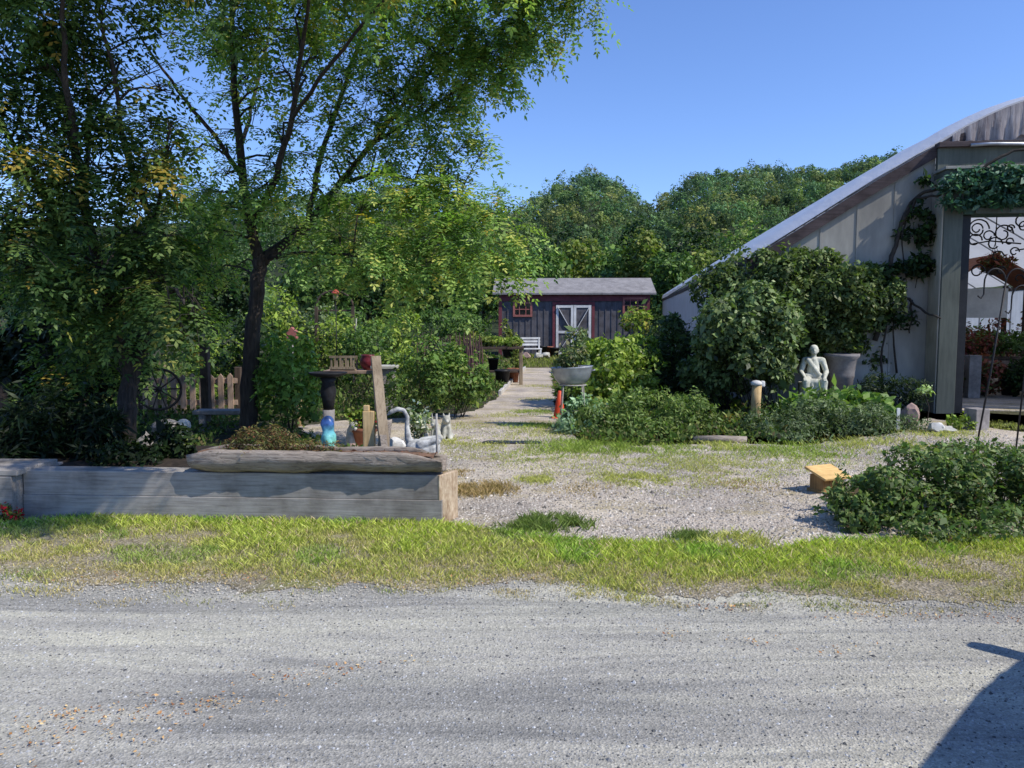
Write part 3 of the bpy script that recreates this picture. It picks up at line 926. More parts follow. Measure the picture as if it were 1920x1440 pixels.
# ------------------------------------------------------------------ the two pinnate leaved trees
def fronds(P, D, L, pal, w, pairs=5, roll=.4, droop=.4):
    n = len(P)
    D = unit(D)
    up = np.array([[0, 0, 1.0]])
    S = unit(np.cross(D, up + .001) + roll * rng.normal(size=(n, 3)) * .6)
    S = unit(S - D * np.sum(S * D, 1, keepdims=True))
    Vs, Cs = [], []
    base = pick(pal, w, n, .3)
    for j in range(pairs):
        t = (j + .8) / pairs
        pos = P + D * (L * t)[:, None] - up * (droop * L * t * t)[:, None]
        tang = D - up * (2 * droop * t)
        for sg in (1, -1):
            d = unit(S * sg + .35 * tang + .15 * rng.normal(size=(n, 3)))
            ll = L * (.25 - .1 * abs(t - .45)) * rng.uniform(.65, 1.25, n)
            Vs.append(leaf_quads(pos, d, tang, ll, ll * .47, .15))
            Cs.append(np.repeat(base * rng.uniform(.8, 1.2, (n, 1)), 4, 0))
    pos = P + D * L[:, None] * .97 - up * (droop * L)[:, None]
    Vs.append(leaf_quads(pos, unit(D - up * 2 * droop), S, L * .25, L * .11, .15))
    Cs.append(np.repeat(base, 4, 0))
    return np.concatenate(Vs), np.concatenate(Cs)

LOC = [(0.072, 0.128, 0.034), (0.112, 0.178, 0.045), (0.16, 0.218, 0.055), (0.24, 0.245, 0.06), (0.026, 0.058, 0.02), (0.36, 0.26, 0.05)]

def leafy_tree(name, label, base, trunk, limbs, clumps, frond_len, w, density, seed, twig_r=.011, yellow=(), gain=1.12):
    """trunk/limbs: polylines [(px,py,Y,radius)]; clumps: (px,py,Y,r_px[,density])"""
    random.seed(seed)
    o = thing(name, base, label, 'tree', group=None)
    skel = []
    def poly3(l_):
        pts = [at(x, y, Y) for x, y, Y, r_ in l_]; rad = [r_ for *_, r_ in l_]
        P2, R2 = [], []
        for i in range(len(pts) - 1):
            for j in range(4):
                t = j / 4
                P2.append(pts[i].lerp(pts[i + 1], t) + Vector((random.gauss(0, .012), random.gauss(0, .012), 0)) * (1 if j else 0)); R2.append(rad[i] * (1 - t) + rad[i + 1] * t)
        P2.append(pts[-1]); R2.append(rad[-1])
        return P2, R2
    for k, tr in enumerate(trunk):
        P2, R2 = poly3(tr)
        MB().tube(P2, R2, 12, jit=.07).build('trunk', M['bark'], o, True, org=base)
        skel += [(q, r_) for q, r_ in zip(P2, R2)][len(P2) // 2:]
    for lb in limbs:
        P2, R2 = poly3(lb)
        MB().tube(P2, R2, 8, jit=.06).build('limb', M['bark'], o, True, org=base)
        skel += list(zip(P2, R2))
    tw = MB()
    SP = np.array([tuple(q) for q, _ in skel])
    FP, FD, FL, FY = [], [], [], []
    for cl in clumps:
        px, py, Y, rp = cl[:4]
        dn = cl[4] if len(cl) > 4 else 1.0
        c = np.array(at(px, py, Y)); r_ = rp * Y / F
        j = int(np.argmin(np.linalg.norm(SP - c, axis=1) + np.maximum(0, SP[:, 2] - c[2]) * .6))
        a = Vector(SP[j])
        cv = Vector(c)
        mid = a.lerp(cv, .5) + Vector((random.gauss(0, .08), random.gauss(0, .08), .08 + .1 * random.random()))
        rr = min(twig_r * 1.6, skel[j][1] * .7)
        tw.tube([a, a.lerp(mid, .5) + Vector((0, 0, .04)), mid, mid.lerp(cv, .6), cv], [rr, rr * .85, rr * .7, rr * .5, rr * .35], 5, False)
        nsub = max(4, int(10 * dn))
        for _ in range(nsub):
            e = c + rng.normal(size=3) * r_ * np.array([.62, .62, .5])
            ev = Vector(e)
            m2 = mid.lerp(cv, random.random()).lerp(ev, .5) + Vector((0, 0, random.uniform(0, .08)))
            s_ = mid.lerp(cv, random.uniform(.2, .9))
            tw.tube([s_, m2, ev], [rr * .42, rr * .3, .0025], 4, False)
            nf = max(2, int(density * dn * (r_ / .5) ** 2 / 10 * rng.uniform(.6, 1.4)))
            t = rng.random(nf) ** .7
            sv, mv = np.array(s_), np.array(m2)
            pos = (1 - t)[:, None] ** 2 * sv + 2 * ((1 - t) * t)[:, None] * mv + (t ** 2)[:, None] * e
            dirs = (e - sv) / (np.linalg.norm(e - sv) + 1e-6) * .75 + rng.normal(size=(nf, 3)) * np.array([.75, .75, .32])
            dirs[:, 2] -= .15
            FP.append(pos); FD.append(dirs)
            FL.append(frond_len * rng.uniform(.6, 1.25, nf))
            FY.append(np.full(nf, any((px - yx) ** 2 + (py - yy_) ** 2 < yr ** 2 for yx, yy_, yr in yellow)))
    t_ = tw.build('twig', M['bark'], o, True, org=base, fix=False)
    t_['kind'] = 'stuff'
    P, D, L, Yl = np.concatenate(FP), np.concatenate(FD), np.concatenate(FL), np.concatenate(FY)
    V1, C1 = fronds(P[~Yl], D[~Yl], L[~Yl], LOC, w)
    if Yl.any():
        V2, C2 = fronds(P[Yl], D[Yl], L[Yl], LOC, [1, 1, 2, 2, 0, 7])
        V1, C1 = np.concatenate([V1, V2]), np.concatenate([C1, C2])
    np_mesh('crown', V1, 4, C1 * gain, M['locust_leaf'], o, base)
    return o

base = gp(465, 824)
Y0 = base.y
trunk = [[(463, 836, Y0, .165), (466, 800, Y0, .122), (469, 700, Y0, .106), (475, 600, Y0, .10), (482, 530, Y0, .098), (490, 480, Y0, .09)]]
limbs = [[(720, 0, Y0 - 3.2, .016), (780, -160, Y0 - 4.4, .012), (860, -260, Y0 - 5.5, .008), (900, -330, Y0 - 6.2, .004)],  # unseen forward limb, added to carry leaves that shade the timber wall
         [(488, 490, Y0, .085), (466, 410, Y0 - .1, .065), (452, 300, Y0 - .2, .055), (442, 200, Y0 - .3, .045), (436, 80, Y0 - .4, .035), (430, -90, Y0 - .6, .018)],
         [(490, 492, Y0, .085), (540, 452, Y0 + .1, .07), (580, 418, Y0 + .2, .06), (640, 340, Y0 + .3, .045), (700, 268, Y0 + .3, .034), (760, 190, Y0 + .2, .024), (850, 90, Y0, .012)],
         [(500, 484, Y0, .035), (560, 474, Y0 - .3, .028), (640, 476, Y0 - .7, .02), (720, 486, Y0 - 1, .012), (800, 500, Y0 - 1.2, .006)],
         [(578, 420, Y0 + .2, .045), (600, 300, Y0 + .5, .036), (640, 180, Y0 + .6, .03), (680, 60, Y0 + .5, .022), (710, -90, Y0 + .4, .012)],
         [(470, 430, Y0 - .1, .05), (520, 330, Y0 - .6, .04), (548, 220, Y0 - 1.1, .033), (565, 100, Y0 - 1.6, .025), (590, -60, Y0 - 2.2, .014)],
         [(456, 335, Y0 - .1, .035), (400, 250, Y0 - .4, .028), (350, 190, Y0 - .6, .022), (290, 110, Y0 - .8, .016), (220, 10, Y0 - 1, .009)],
         [(640, 342, Y0 + .3, .03), (720, 322, Y0, .024), (800, 345, Y0 - .3, .017), (880, 385, Y0 - .6, .011), (950, 440, Y0 - .8, .006)],
         [(700, 268, Y0 + .3, .024), (790, 215, Y0, .018), (880, 150, Y0 - .3, .013), (980, 80, Y0 - .5, .008), (1090, 20, Y0 - .7, .004)],
         [(548, 222, Y0 - 1.1, .026), (620, 120, Y0 - 2.2, .02), (720, 0, Y0 - 3.2, .014), (800, -120, Y0 - 4, .008)],
         [(450, 296, Y0 - .2, .03), (470, 200, Y0 + .8, .024), (500, 90, Y0 + 1.4, .018), (520, -40, Y0 + 1.8, .01)]]
clumps = [(1070, 0, 9.6, 48), (1115, 15, 9.6, 34), (1010, 45, 9.8, 55), (960, 20, 10, 70), (930, 105, 10, 60), (990, 100, 9.8, 36), (880, 60, 10.2, 75), (870, 150, 10.3, 62), (830, 20, 10.2, 80), (800, 110, 10.4, 75), (845, 215, 10.3, 48),
          (880, 268, 10, 36), (905, 285, 9.9, 24), (790, 200, 10.4, 62), (800, 275, 10.3, 56), (730, 130, 10.6, 75, .8), (720, 230, 10.7, 66, .8), (740, 30, 10.6, 90, .8), (640, 40, 10.9, 90, .7), (650, 130, 10.9, 66, .6), (560, 30, 9.5, 80, .7), (560, 140, 9.8, 60, .55), (620, 220, 10.6, 50, .5),
          (500, 80, 9.8, 70, .6), (470, 20, 10, 70, .7), (420, 40, 10.2, 70, .8), (395, 110, 10.2, 50, .6), (460, 160, 10.4, 48, .5), (530, 240, 10, 50, .5), (400, 290, 10.4, 42, .5), (380, 360, 10, 56), (420, 395, 11.2, 58, .8), (480, 360, 9.9, 56, .9), (540, 330, 10.1, 56, .8), (590, 360, 10.2, 50, .8), (420, 330, 10.2, 45, .8),
          (660, 310, 10.5, 52, .7), (720, 320, 10.2, 50), (690, 380, 9.9, 70), (760, 370, 9.9, 70), (830, 370, 9.8, 58), (860, 340, 9.9, 30), (640, 440, 9.7, 64, .8), (710, 460, 9.5, 74), (790, 440, 9.5, 76), (860, 430, 9.4, 68), (920, 400, 9.5, 50), (945, 450, 9.4, 52), (985, 480, 9.5, 32), (900, 480, 9.4, 52),
          (830, 510, 9.4, 56), (750, 530, 9.5, 56, .9), (680, 520, 9.7, 50, .8), (600, 510, 9.9, 46, .6), (560, 430, 10.1, 50, .8), (935, 372, 9.7, 24), (870, 530, 9.3, 36), (960, 520, 9.4, 22), (410, 460, 11.6, 60, .8), (360, 440, 10.6, 60), (390, 520, 11.6, 50, .7), (440, 500, 12.0, 40, .5), (500, 420, 10.4, 44, .7), (620, 400, 10.3, 44, .7),
          (540, 60, 9.7, 60, .6), (470, 60, 9.9, 60, .6), (620, 150, 10.4, 54, .55), (680, 230, 10.5, 54, .6), (575, 230, 10.1, 50, .55), (430, 180, 10.4, 46, .5), (740, 190, 10.5, 56, .7), (620, 20, 10.4, 70, .7), (520, 180, 9.9, 46, .5), (640, 270, 10.5, 48, .6), (370, 60, 10.4, 50, .6),
          (480, 210, 10.2, 50, .45), (530, 130, 9.6, 56, .5), (600, 110, 9.9, 56, .5), (650, 200, 10.6, 50, .5), (690, 170, 10.5, 56, .5), (440, 250, 10.3, 46, .45), (500, 300, 10.2, 46, .6), (590, 290, 10.4, 46, .5), (350, 300, 10.2, 40, .5), (470, 120, 9.9, 50, .45), (690, 290, 10.5, 44, .6), (760, 60, 10.5, 70, .7), (580, 60, 9.9, 70, .6), (920, 90, 10, 60), (1000, 10, 9.8, 60), (950, 150, 10, 40),
          # unseen clumps above the frame, some added to shade the wall and left garden
          (600, -60, 9, 90), (700, -80, 9.4, 100), (820, -80, 9.8, 100), (940, -70, 9.6, 90), (1050, -60, 9.4, 70), (500, -80, 9, 100), (400, -70, 9.6, 100), (720, -60, 7.4, 100), (820, -130, 6.8, 110), (640, -140, 7.6, 110), (560, -170, 8.6, 110), (900, -160, 8, 110), (760, -200, 8.6, 120), (440, -180, 9.6, 110), (1000, -150, 9.4, 90), (500, -260, 8.6, 130), (350, -250, 9.2, 150), (480, -200, 7.4, 130), (860, -190, 5.0, 110, .8), (930, -270, 4.7, 120, .8), (790, -220, 5.2, 120, .8), (960, -380, 4.4, 130, .8), (860, -360, 4.3, 130, .9), (760, -320, 5.0, 130, .8), (1040, -330, 4.6, 110, .6), (680, -190, 5.6, 110, .8)]
leafy_tree('locust_tree', 'tall locust tree with dark forked trunk and yellowing feathery leaves behind the log', base, trunk, limbs, clumps, .30, [3.5, 5, 5, 3, 1.2, .35], 195, 5, yellow=[(850, 400, 1)])

base2 = gp(236, 884)
Y1 = base2.y
trunk2 = [[(234, 892, Y1, .14), (236, 830, Y1, .10), (240, 770, Y1, .095), (248, 700, Y1 + .1, .09), (225, 620, Y1, .075), (190, 520, Y1 - .2, .06)],
          [(248, 705, Y1 + .1, .06), (288, 610, Y1 + .1, .05), (310, 520, Y1, .04)]]
limbs2 = [[(190, 525, Y1 - .2, .055), (160, 400, Y1 - .5, .045), (140, 280, Y1 - .9, .035), (120, 120, Y1 - 1.3, .025), (110, -60, Y1 - 1.7, .014)],
          [(310, 525, Y1, .036), (290, 420, Y1 - .3, .03), (240, 300, Y1 - .6, .024), (215, 150, Y1 - .9, .018), (190, 40, Y1 - 1.1, .01)],
          [(175, 460, Y1 - .3, .035), (90, 380, Y1 - .6, .028), (20, 260, Y1 - 1, .02), (-60, 130, Y1 - 1.3, .012)],
          [(290, 420, Y1 - .3, .022), (310, 320, Y1 - .8, .016), (320, 240, Y1 - 1.3, .010)],
          [(300, 560, Y1, .025), (330, 540, Y1 - .8, .018), (345, 570, Y1 - 1.5, .01)],
          [(160, 400, Y1 - .5, .03), (170, 200, Y1 + .6, .02), (150, 60, Y1 + 1.2, .012)]]
clumps2 = [(60, 40, 7.2, 80), (10, 100, 7, 70), (120, 30, 7.4, 70), (170, 50, 7.4, 50), (80, 130, 7.2, 60, .7), (10, 200, 7, 70), (150, 120, 7.6, 55), (170, 190, 7.5, 55), (110, 210, 7.3, 50, .9), (60, 260, 7.1, 70), (140, 280, 7.3, 70), (220, 240, 7.4, 60), (280, 225, 7.2, 50), (325, 240, 7.0, 36), (320, 170, 7.3, 34), (260, 300, 7.2, 56), (310, 300, 7.1, 46),
           (200, 330, 7.4, 70), (90, 350, 7.2, 80), (10, 320, 7, 80), (270, 380, 7.4, 66), (330, 380, 7.5, 50), (160, 400, 7.4, 80), (60, 430, 7.2, 80), (230, 450, 7.5, 70), (310, 450, 7.6, 60), (-10, 420, 7, 80), (120, 490, 7.4, 75), (20, 510, 7.1, 75), (200, 520, 7.6, 70), (280, 520, 7.6, 66), (140, 570, 7.8, 70), (220, 580, 7.9, 66), (290, 570, 7.5, 46),
           (320, 585, 6.9, 46, 1.3), (365, 600, 6.9, 34, 1.3), (340, 640, 6.85, 22), (375, 580, 7, 26), (350, 480, 8.2, 50), (260, 640, 8.2, 50, .8), (180, 640, 8.4, 60),
           (280, 20, 7.8, 30, .5), (240, 20, 7.6, 30, .7), (330, 60, 8.4, 40, .6), (300, 130, 8.4, 22, .4), (200, 130, 7.8, 26, .6),
           (60, -60, 6.6, 100), (180, -60, 7, 90), (-60, 0, 6.8, 90), (-80, 200, 6.8, 90), (120, -160, 6.8, 110), (300, -60, 7.6, 80), (240, -150, 7.2, 100), (340, -160, 6.6, 100), (420, -120, 6.2, 90), (100, -280, 7, 150), (260, -280, 7.2, 150), (-60, -150, 7, 140), (200, -400, 7.2, 150), (380, -260, 7, 140), (320, -380, 6.2, 140), (150, 680, 9.2, 60), (110, 700, 9, 40), (250, 690, 9.4, 40), (180, 560, 9.2, 80), (280, 600, 9.2, 60), (90, 540, 9, 70), (330, 520, 9, 60), (230, 480, 8.8, 70)]  # includes unseen clumps above the frame, added to deepen the shade below
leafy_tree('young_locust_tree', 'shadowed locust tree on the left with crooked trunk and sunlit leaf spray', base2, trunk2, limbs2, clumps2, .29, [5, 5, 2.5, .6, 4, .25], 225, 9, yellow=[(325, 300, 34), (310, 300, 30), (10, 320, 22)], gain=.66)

# dark thicket under it
SHADED_DARK = [tuple(v * .45 for v in c) for c in DARK]  # DARK palette dimmed further, deep shade put into the leaf colour
simple_shrub(160, 840, 520, 10.8, 125, SHADED_DARK, 'dense thicket behind the crooked trunk, deep shade put into its leaf colour', 14000, .12, name='thicket_shrub')
simple_shrub(225, 884, 838, 6.85, 62, SHADED_DARK, 'dark trailing plant hanging over the soil at the left half of the planter', 2200, .05, stem=0)
simple_shrub(95, 880, 752, 7.3, 120, SHADED_DARK, 'low feathery dark plant behind the grey timber box, shade put into its leaf colour', 8000, .10, name='fern_clump', aspect=.18, up=.6)
simple_shrub(300, 870, 806, 7.3, 62, SHADED_DARK, 'small dark low plant left of the log', 2600, .06)
simple_shrub(60, 760, 640, 16, 60, LIME, 'sunlit yellow green bush behind the rail fence', 1800, .1)
simple_shrub(215, 760, 665, 17, 36, LIME, 'sunlit leaves glimpsed right of the thicket', 900, .09)
simple_shrub(340, 770, 720, 13.5, 60, LIME, 'sunlit low growth behind the picket fence', 1500, .06)

# ------------------------------------------------------------------ timber wall with log
A = gp(829, 985); B = gp(45, 972)
dv = (B - A); LW = dv.length
ang = math.atan2(A.y - B.y, A.x - B.x)
H = .40
pw = thing('timber_planter', (B.x, B.y, 0), 'long raised planter of two stacked grey timbers with soil fill', 'planter', rz=ang)
for k in range(2):
    MB().box((LW / 2 - .01 * k, .10 + .006 * k, .1 + .2 * k), (LW - .03 * k, .2, .199)).build('timber', M['timber'], pw, bevel=.005)
MB().box((LW + .02, .12, .2), (.045, .25, .40), Matrix.Rotation(R(-28), 3, 'Z')).build('end_cap', M['timber_end'], pw, bevel=.006)
mb = MB(); nx, ny = 40, 22
for i in range(nx):
    for j in range(ny):
        x = -.6 + (LW + .4) * i / (nx - 1); y = .2 + (.55 + 1.5 * min(1, max(0, (2.4 - x) / 1.2))) * j / (ny - 1)
        mb.v.append((x, y, .335 + random.uniform(-.012, .02) - .34 * max(0, (j - 15) / 6)))
for i in range(nx - 1):
    for j in range(ny - 1):
        a = i * ny + j
        mb.f.append((a, a + ny, a + ny + 1, a + 1))
mb.build('soil_fill', M['soil'], pw, True)
def loc2w(o, p_):
    return Matrix.Translation(o.location) @ o.rotation_euler.to_matrix().to_4x4() @ Vector(p_)

# second box at far left
C0 = gp(42, 974)
tb = thing('timber_box', (C0.x - .02, C0.y - .0, -.03), 'grey timber box with flat board top at the left edge', 'planter', rz=ang + R(2))
MB().box((-.62, -.05, .20), (1.24, .06, .40)).build('front_board', M['timber'], tb, bevel=.006)
MB().box((-.02, .29, .20), (.05, .62, .396)).build('side_board', M['timber'], tb, bevel=.006)
for k in range(2):
    MB().box((-.6, .05 + .27 * k, .428), (1.3, .262, .045)).build('top_board', M['timber'], tb, bevel=.005)

# hollow log
lx0, lx1 = gp(358, 884).x, 0
pl = at(362, 880, Y := B.y - .0); 
def wall_at(px, z, dy):
    """point over the wall line at bearing px"""
    d = ray(px, 700)
    nrm = Vector((math.sin(ang), -math.cos(ang), 0))
    p0 = Vector((B.x, B.y, 0)) - nrm * dy
    t_ = (p0.dot(nrm) - 0) / (Vector((d.x, d.y, 0)).dot(nrm))
    return Vector((d.x * t_, d.y * t_, z))
e0, e1 = wall_at(360, .415, .08), wall_at(832, .40, .07)
lv = e1 - e0; ll = lv.length
lg = thing('log_planter', e0, 'hollow weathered log lying along the timber planter edge', 'log', rz=math.atan2(lv.y, lv.x))
mb = MB(); nl, na = 40, 18
for i in range(nl):
    x = ll * i / (nl - 1)
    u = i / (nl - 1)
    endf = min(1, .55 + 4 * u) * min(1, .25 + 5.5 * (1 - u))
    r0 = (.138 + .012 * math.sin(7 * u) + .008 * math.sin(19 * u)) * min(1, .75 + .25 * endf)
    for k in range(na):
        a = math.pi * (1.02 + .96 * k / (na - 1))
        a = math.pi * .86 + math.pi * 1.28 * k / (na - 1)
        jit = random.uniform(-.006, .006) + .004 * math.sin(k * 2.3 + 2 * math.sin(u * 4)) + .003 * math.sin(k * 5 + u * 9)
        zz = math.sin(a) * (r0 + jit)
        if zz > -.03: zz = -.03 + (zz + .03) * endf
        mb.v.append((x + random.uniform(-.008, .008), math.cos(a) * (r0 + jit) * 1.15, .12 + zz * (1 if zz > 0 else .95)))
for i in range(nl - 1):
    for k in range(na - 1):
        a = i * na + k
        mb.f.append((a, a + 1, a + 1 + na, a + na))
lo = mb.build('log_shell', M['old_log'], lg, True)
s_ = lo.modifiers.new('thick', 'SOLIDIFY'); s_.thickness = .028; s_.offset = -1
mb = MB()
for i in range(nl):
    x = .05 + (ll - .12) * i / (nl - 1)
    for k in range(7):
        mb.v.append((x, -.115 + .23 * k / 6, .135 + random.uniform(-.012, .014) + (.012 if 2 <= k <= 4 else 0)))
for i in range(nl - 1):
    for k in range(6):
        a = i * 7 + k
        mb.f.append((a, a + 7, a + 8, a + 1))
mb.build('log_soil', M['log_inside'], lg, True)
# dry moss in the log
mo = loc2w(lg, (.72, 0, .14))
shrub('dry_moss', 'rusty dry stonecrop mound growing in the left half of the log', mo, [((mo.x - .14, mo.y + .03, mo.z + .05), (.30, .10, .16), 20, 3200), ((mo.x + .16, mo.y, mo.z + .03), (.36, .10, .07), 16, 1600), ((mo.x - .3, mo.y - .06, mo.z), (.22, .09, .06), 10, 700)], .026, [(.10, .07, .03), (.13, .12, .04), (.075, .085, .025), (.12, .045, .025)], [3, 3, 3, 2], stem=0, cat='plant', aspect=.25)
# dry litter along the log
mo = loc2w(lg, (1.45, 0, .13))
shrub('dry_sedum', 'thin rusty dead leaves along the right half of the log', mo, [((mo.x, mo.y, mo.z), (.5, .08, .025), 16, 420)], .02, [(.13, .06, .04), (.15, .1, .05), (.06, .04, .02)], [3, 2, 2], stem=0, cat='plant')

# ------------------------------------------------------------------ voxel fused figures
def capsules(caps, voxel=.012, smooth=6):
    bm = bmesh.new()
    for a, ra, b, rb in caps:
        a, b = Vector(a), Vector(b)
        for c_, r_ in ((a, ra), (b, rb)):
            bmesh.ops.create_uvsphere(bm, u_segments=14, v_segments=10, radius=r_, matrix=Matrix.Translation(c_))
        d = b - a
        if d.length > 1e-4:
            q = d.to_track_quat('Z', 'Y').to_matrix().to_4x4()
            bmesh.ops.create_cone(bm, cap_ends=True, segments=14, radius1=ra, radius2=rb, depth=d.length, matrix=Matrix.Translation((a + b) / 2) @ q)
    me = bpy.data.meshes.new('fused')
    bm.to_mesh(me); bm.free()
    o = bpy.data.objects.new('fused', me)
    col.objects.link(o)
    r_ = o.modifiers.new('r', 'REMESH'); r_.mode = 'VOXEL'; r_.voxel_size = voxel
    s_ = o.modifiers.new('s', 'SMOOTH'); s_.iterations = smooth; s_.factor = .5
    dg = bpy.context.evaluated_depsgraph_get()
    dg.update()
    out = bpy.data.meshes.new_from_object(o.evaluated_get(dg))
    bpy.data.objects.remove(o)
    out.polygons.foreach_set('use_smooth', [True] * len(out.polygons))
    return out

def ell(c, r_, axis, ln):
    c = Vector(c); a = Vector(axis).normalized() * ln
    return (c - a, r_, c + a, r_)

# seated statue
sc_caps = [((0, 0, .50), .17, (0, 0, .76), .15), ((0, 0, .76), .15, (0, .02, .95), .125), ((-.17, .02, .97), .085, (.17, .02, .97), .085), ((0, .01, 1.0), .062, (0, 0, 1.14), .058),
           ((0, -.02, 1.19), .092, (0, 0, 1.25), .10), ((0, -.065, 1.155), .05, (0, -.05, 1.17), .06), ((0, -.118, 1.20), .014, (0, -.108, 1.235), .009),
           ((-.098, .0, 1.17), .014, (-.10, .0, 1.23), .018), ((.098, .0, 1.17), .014, (.10, .0, 1.23), .018)]
for s in (-1, 1):
    sc_caps += [((.2 * s, .02, .97), .075, (.285 * s, -.05, .70), .062), ((.285 * s, -.05, .70), .06, (.225 * s, -.33, .585), .042), ((.225 * s, -.33, .585), .04, (.215 * s, -.40, .565), .042),
                ((.1 * s, 0, .5), .12, (.2 * s, -.42, .47), .092), ((.2 * s, -.42, .46), .09, (.185 * s, -.43, .08), .062), ((.185 * s, -.43, .04), .045, (.21 * s, -.62, .03), .035)]
    for k in range(4):
        fx = .215 * s + (k - 1.5) * .022
        sc_caps.append(((fx, -.43, .565), .013, (fx + .004 * s, -.485 + .006 * abs(k - 1.5), .545), .012))
        sc_caps.append(((fx + .004 * s, -.485 + .006 * abs(k - 1.5), .545), .012, (fx + .004 * s, -.51, .515), .010))
    sc_caps.append(((.185 * s, -.40, .565), .013, (.165 * s, -.445, .54), .011))
sc_caps += [((-.1, -.33, .47), .085, (.1, -.33, .47), .085), ((-.06, -.36, .43), .06, (-.05, -.38, .22), .05), ((.06, -.36, .43), .06, (.06, -.38, .24), .05), ((-.13, -.05, .98), .07, (.12, -.14, .62), .06), ((-.16, -.1, .6), .07, (.16, -.1, .6), .07)]
sp = Vector(((1526 - 960) / F * 13.3, 13.3, 0))
st = thing('seated_statue', sp, 'pale stone statue of a seated robed figure with hands on knees', 'statue', rz=R(-16), scale=.72)
st.location.z = .25
link_mesh('figure', capsules(sc_caps, .011, 4), M['statue'], st)
MB().box((0, .12, .2), (.62, .52, .46)).build('seat_block', M['statue'], st, bevel=.02)
MB().box((0, -.05, -.18), (.75, 1.15, .32)).build('plinth', M['rock'], st, bevel=.02)

# swan
sw = gp(775, 842, .36)
sw = Vector((sw.x, 6.75, .33))
so_ = thing('swan_planter', sw, 'white stone swan with curved neck standing behind the log', 'statue')
z_ = lambda px, py: (at(px, py, 6.75) - sw)
P_ = [z_(776, 838), z_(765, 822), z_(763, 800), z_(764, 782), z_(757, 769), z_(745, 767), z_(734, 772)]
rr_ = [.042, .032, .022, .019, .018, .022, .021]
caps = [(P_[i], rr_[i], P_[i + 1], rr_[i + 1]) for i in range(6)]
caps += [(z_(734, 772), .020, z_(726, 779), .008)]
bz = z_(795, 842)
for dy in (-.05, .05):
    caps += [(bz + Vector((-.08, dy, .0)), .085, bz + Vector((.07, dy, .0)), .075), (bz + Vector((.05, dy, .03)), .06, bz + Vector((.14, dy * 1.4, .08)), .02), (bz + Vector((-.02, dy * 1.9, .05)), .045, bz + Vector((.13, dy * 2.1, .10)), .015)]
link_mesh('body', capsules([(Vector(a), b, Vector(c), d) for a, b, c, d in caps], .008, 4), M['swan'], so_)
MB().box((bz.x - .01, 0, .03), (.26, .2, .08)).build('base', M['swan'], so_, bevel=.012)
# white speckled rock beside it
def rock(name, label, c, size, mat, seed, sq=(1, 1, .7), cat='rock', group=None):
    bm = bmesh.new()
    bmesh.ops.create_icosphere(bm, subdivisions=3, radius=1)
    rg = random.Random(seed)
    pl_ = [(Vector((rg.gauss(0, 1), rg.gauss(0, 1), rg.gauss(0, 1))).normalized(), rg.uniform(.55, .85)) for _ in range(12)]
    for v_ in bm.verts:
        for nn, dd in pl_:
            q = v_.co.dot(nn)
            if q > dd: v_.co -= nn * (q - dd)
        v_.co += Vector((rg.uniform(-.02, .02), rg.uniform(-.02, .02), rg.uniform(-.02, .02)))
        v_.co = Vector((v_.co.x * size * sq[0], v_.co.y * size * sq[1], v_.co.z * size * sq[2]))
    zmin = min(v_.co.z for v_ in bm.verts)
    for v_ in bm.verts: v_.co.z -= zmin
    me = bpy.data.meshes.new(name); bm.to_mesh(me); bm.free()
    o = link_mesh(name, me, mat, None, False)
    o.location = c
    o.rotation_euler = (0, 0, rg.uniform(0, 6))
    return tag(o, label, cat, group)
rock('speckled_rock', 'grey white rock under the curved swan neck', (at(742, 800, 6.95).x, 6.95, .33), .10, M['white_rock'], 3, (1, .8, 1.2))

# turquoise totem
tq = Vector((at(615, 800, 6.55).x, 6.55, .40))
o = thing('glazed_totem', tq, 'narrow turquoise glazed garden ornament with blue top behind the log', 'ornament')
prof = [(.055, 0), (.068, .02), (.062, .06), (.05, .1), (.058, .14), (.066, .19), (.06, .24), (.046, .27), (.05, .30), (.058, .33), (.05, .37), (.03, .395), (.012, .405)]
mb = MB().lathe(prof, 22)
mb.v = [(x * (1 + .12 * math.sin(3 * math.atan2(y, x) + z * 30)), y * (1 + .12 * math.sin(3 * math.atan2(y, x) + z * 30)), z) for x, y, z in mb.v]
mb.build('body', M['turq'], o, True)
# its block
MB().box((0, 0, -.035), (.16, .16, .07)).build('foot', M['rock'], o, bevel=.01)

# wooden post and leaning plank
pp = Vector((at(692, 800, 6.6).x, 6.6, .33))
o = thing('wooden_post', pp, 'short pale yellow wooden post standing behind the log', 'post')
MB().box((0, 0, .25), (.10, .06, .52)).build('board', M['pale_wood'], o, bevel=.006)
MB().box((-.02, .0, .535), (.05, .05, .05)).build('top_stub', M['pale_wood'], o, bevel=.006)
a_, b_ = at(722, 838, 6.5), at(704, 668, 6.75)
o = thing('leaning_plank', a_, 'grey brown plank leaning upright beside the pale post', 'plank')
MB().bar((0, 0, -.06), b_ - a_, .085, .035).build('board', M['plank'], o, bevel=.004)
MB().bar(Vector((0, -.024, -.02)), (b_ - a_) * .16 + Vector((0, -.024, -.02)), .06, .012).build('stain_patch', M['old_log'], o, bevel=.003)
# split wood stakes behind
stk = MB()
a_ = at(716, 842, 6.62)
o = thing('bark_slab', a_, 'curled bark slab leaning against the foot of the plank', 'bark')
mb = MB()
for i in range(9):
    for k in range(6):
        t_ = i / 8; aa = -1 + 2 * k / 5
        mb.v.append((.01 + .05 * aa + .03 * t_, .03 * aa * aa - .01, .25 * t_ + .01 * random.random()))
for i in range(8):
    for k in range(5):
        q = i * 6 + k
        mb.f.append((q, q + 1, q + 7, q + 6))
bo = mb.build('slab', M['old_log'], o, True)
bo.modifiers.new('t', 'SOLIDIFY').thickness = .012
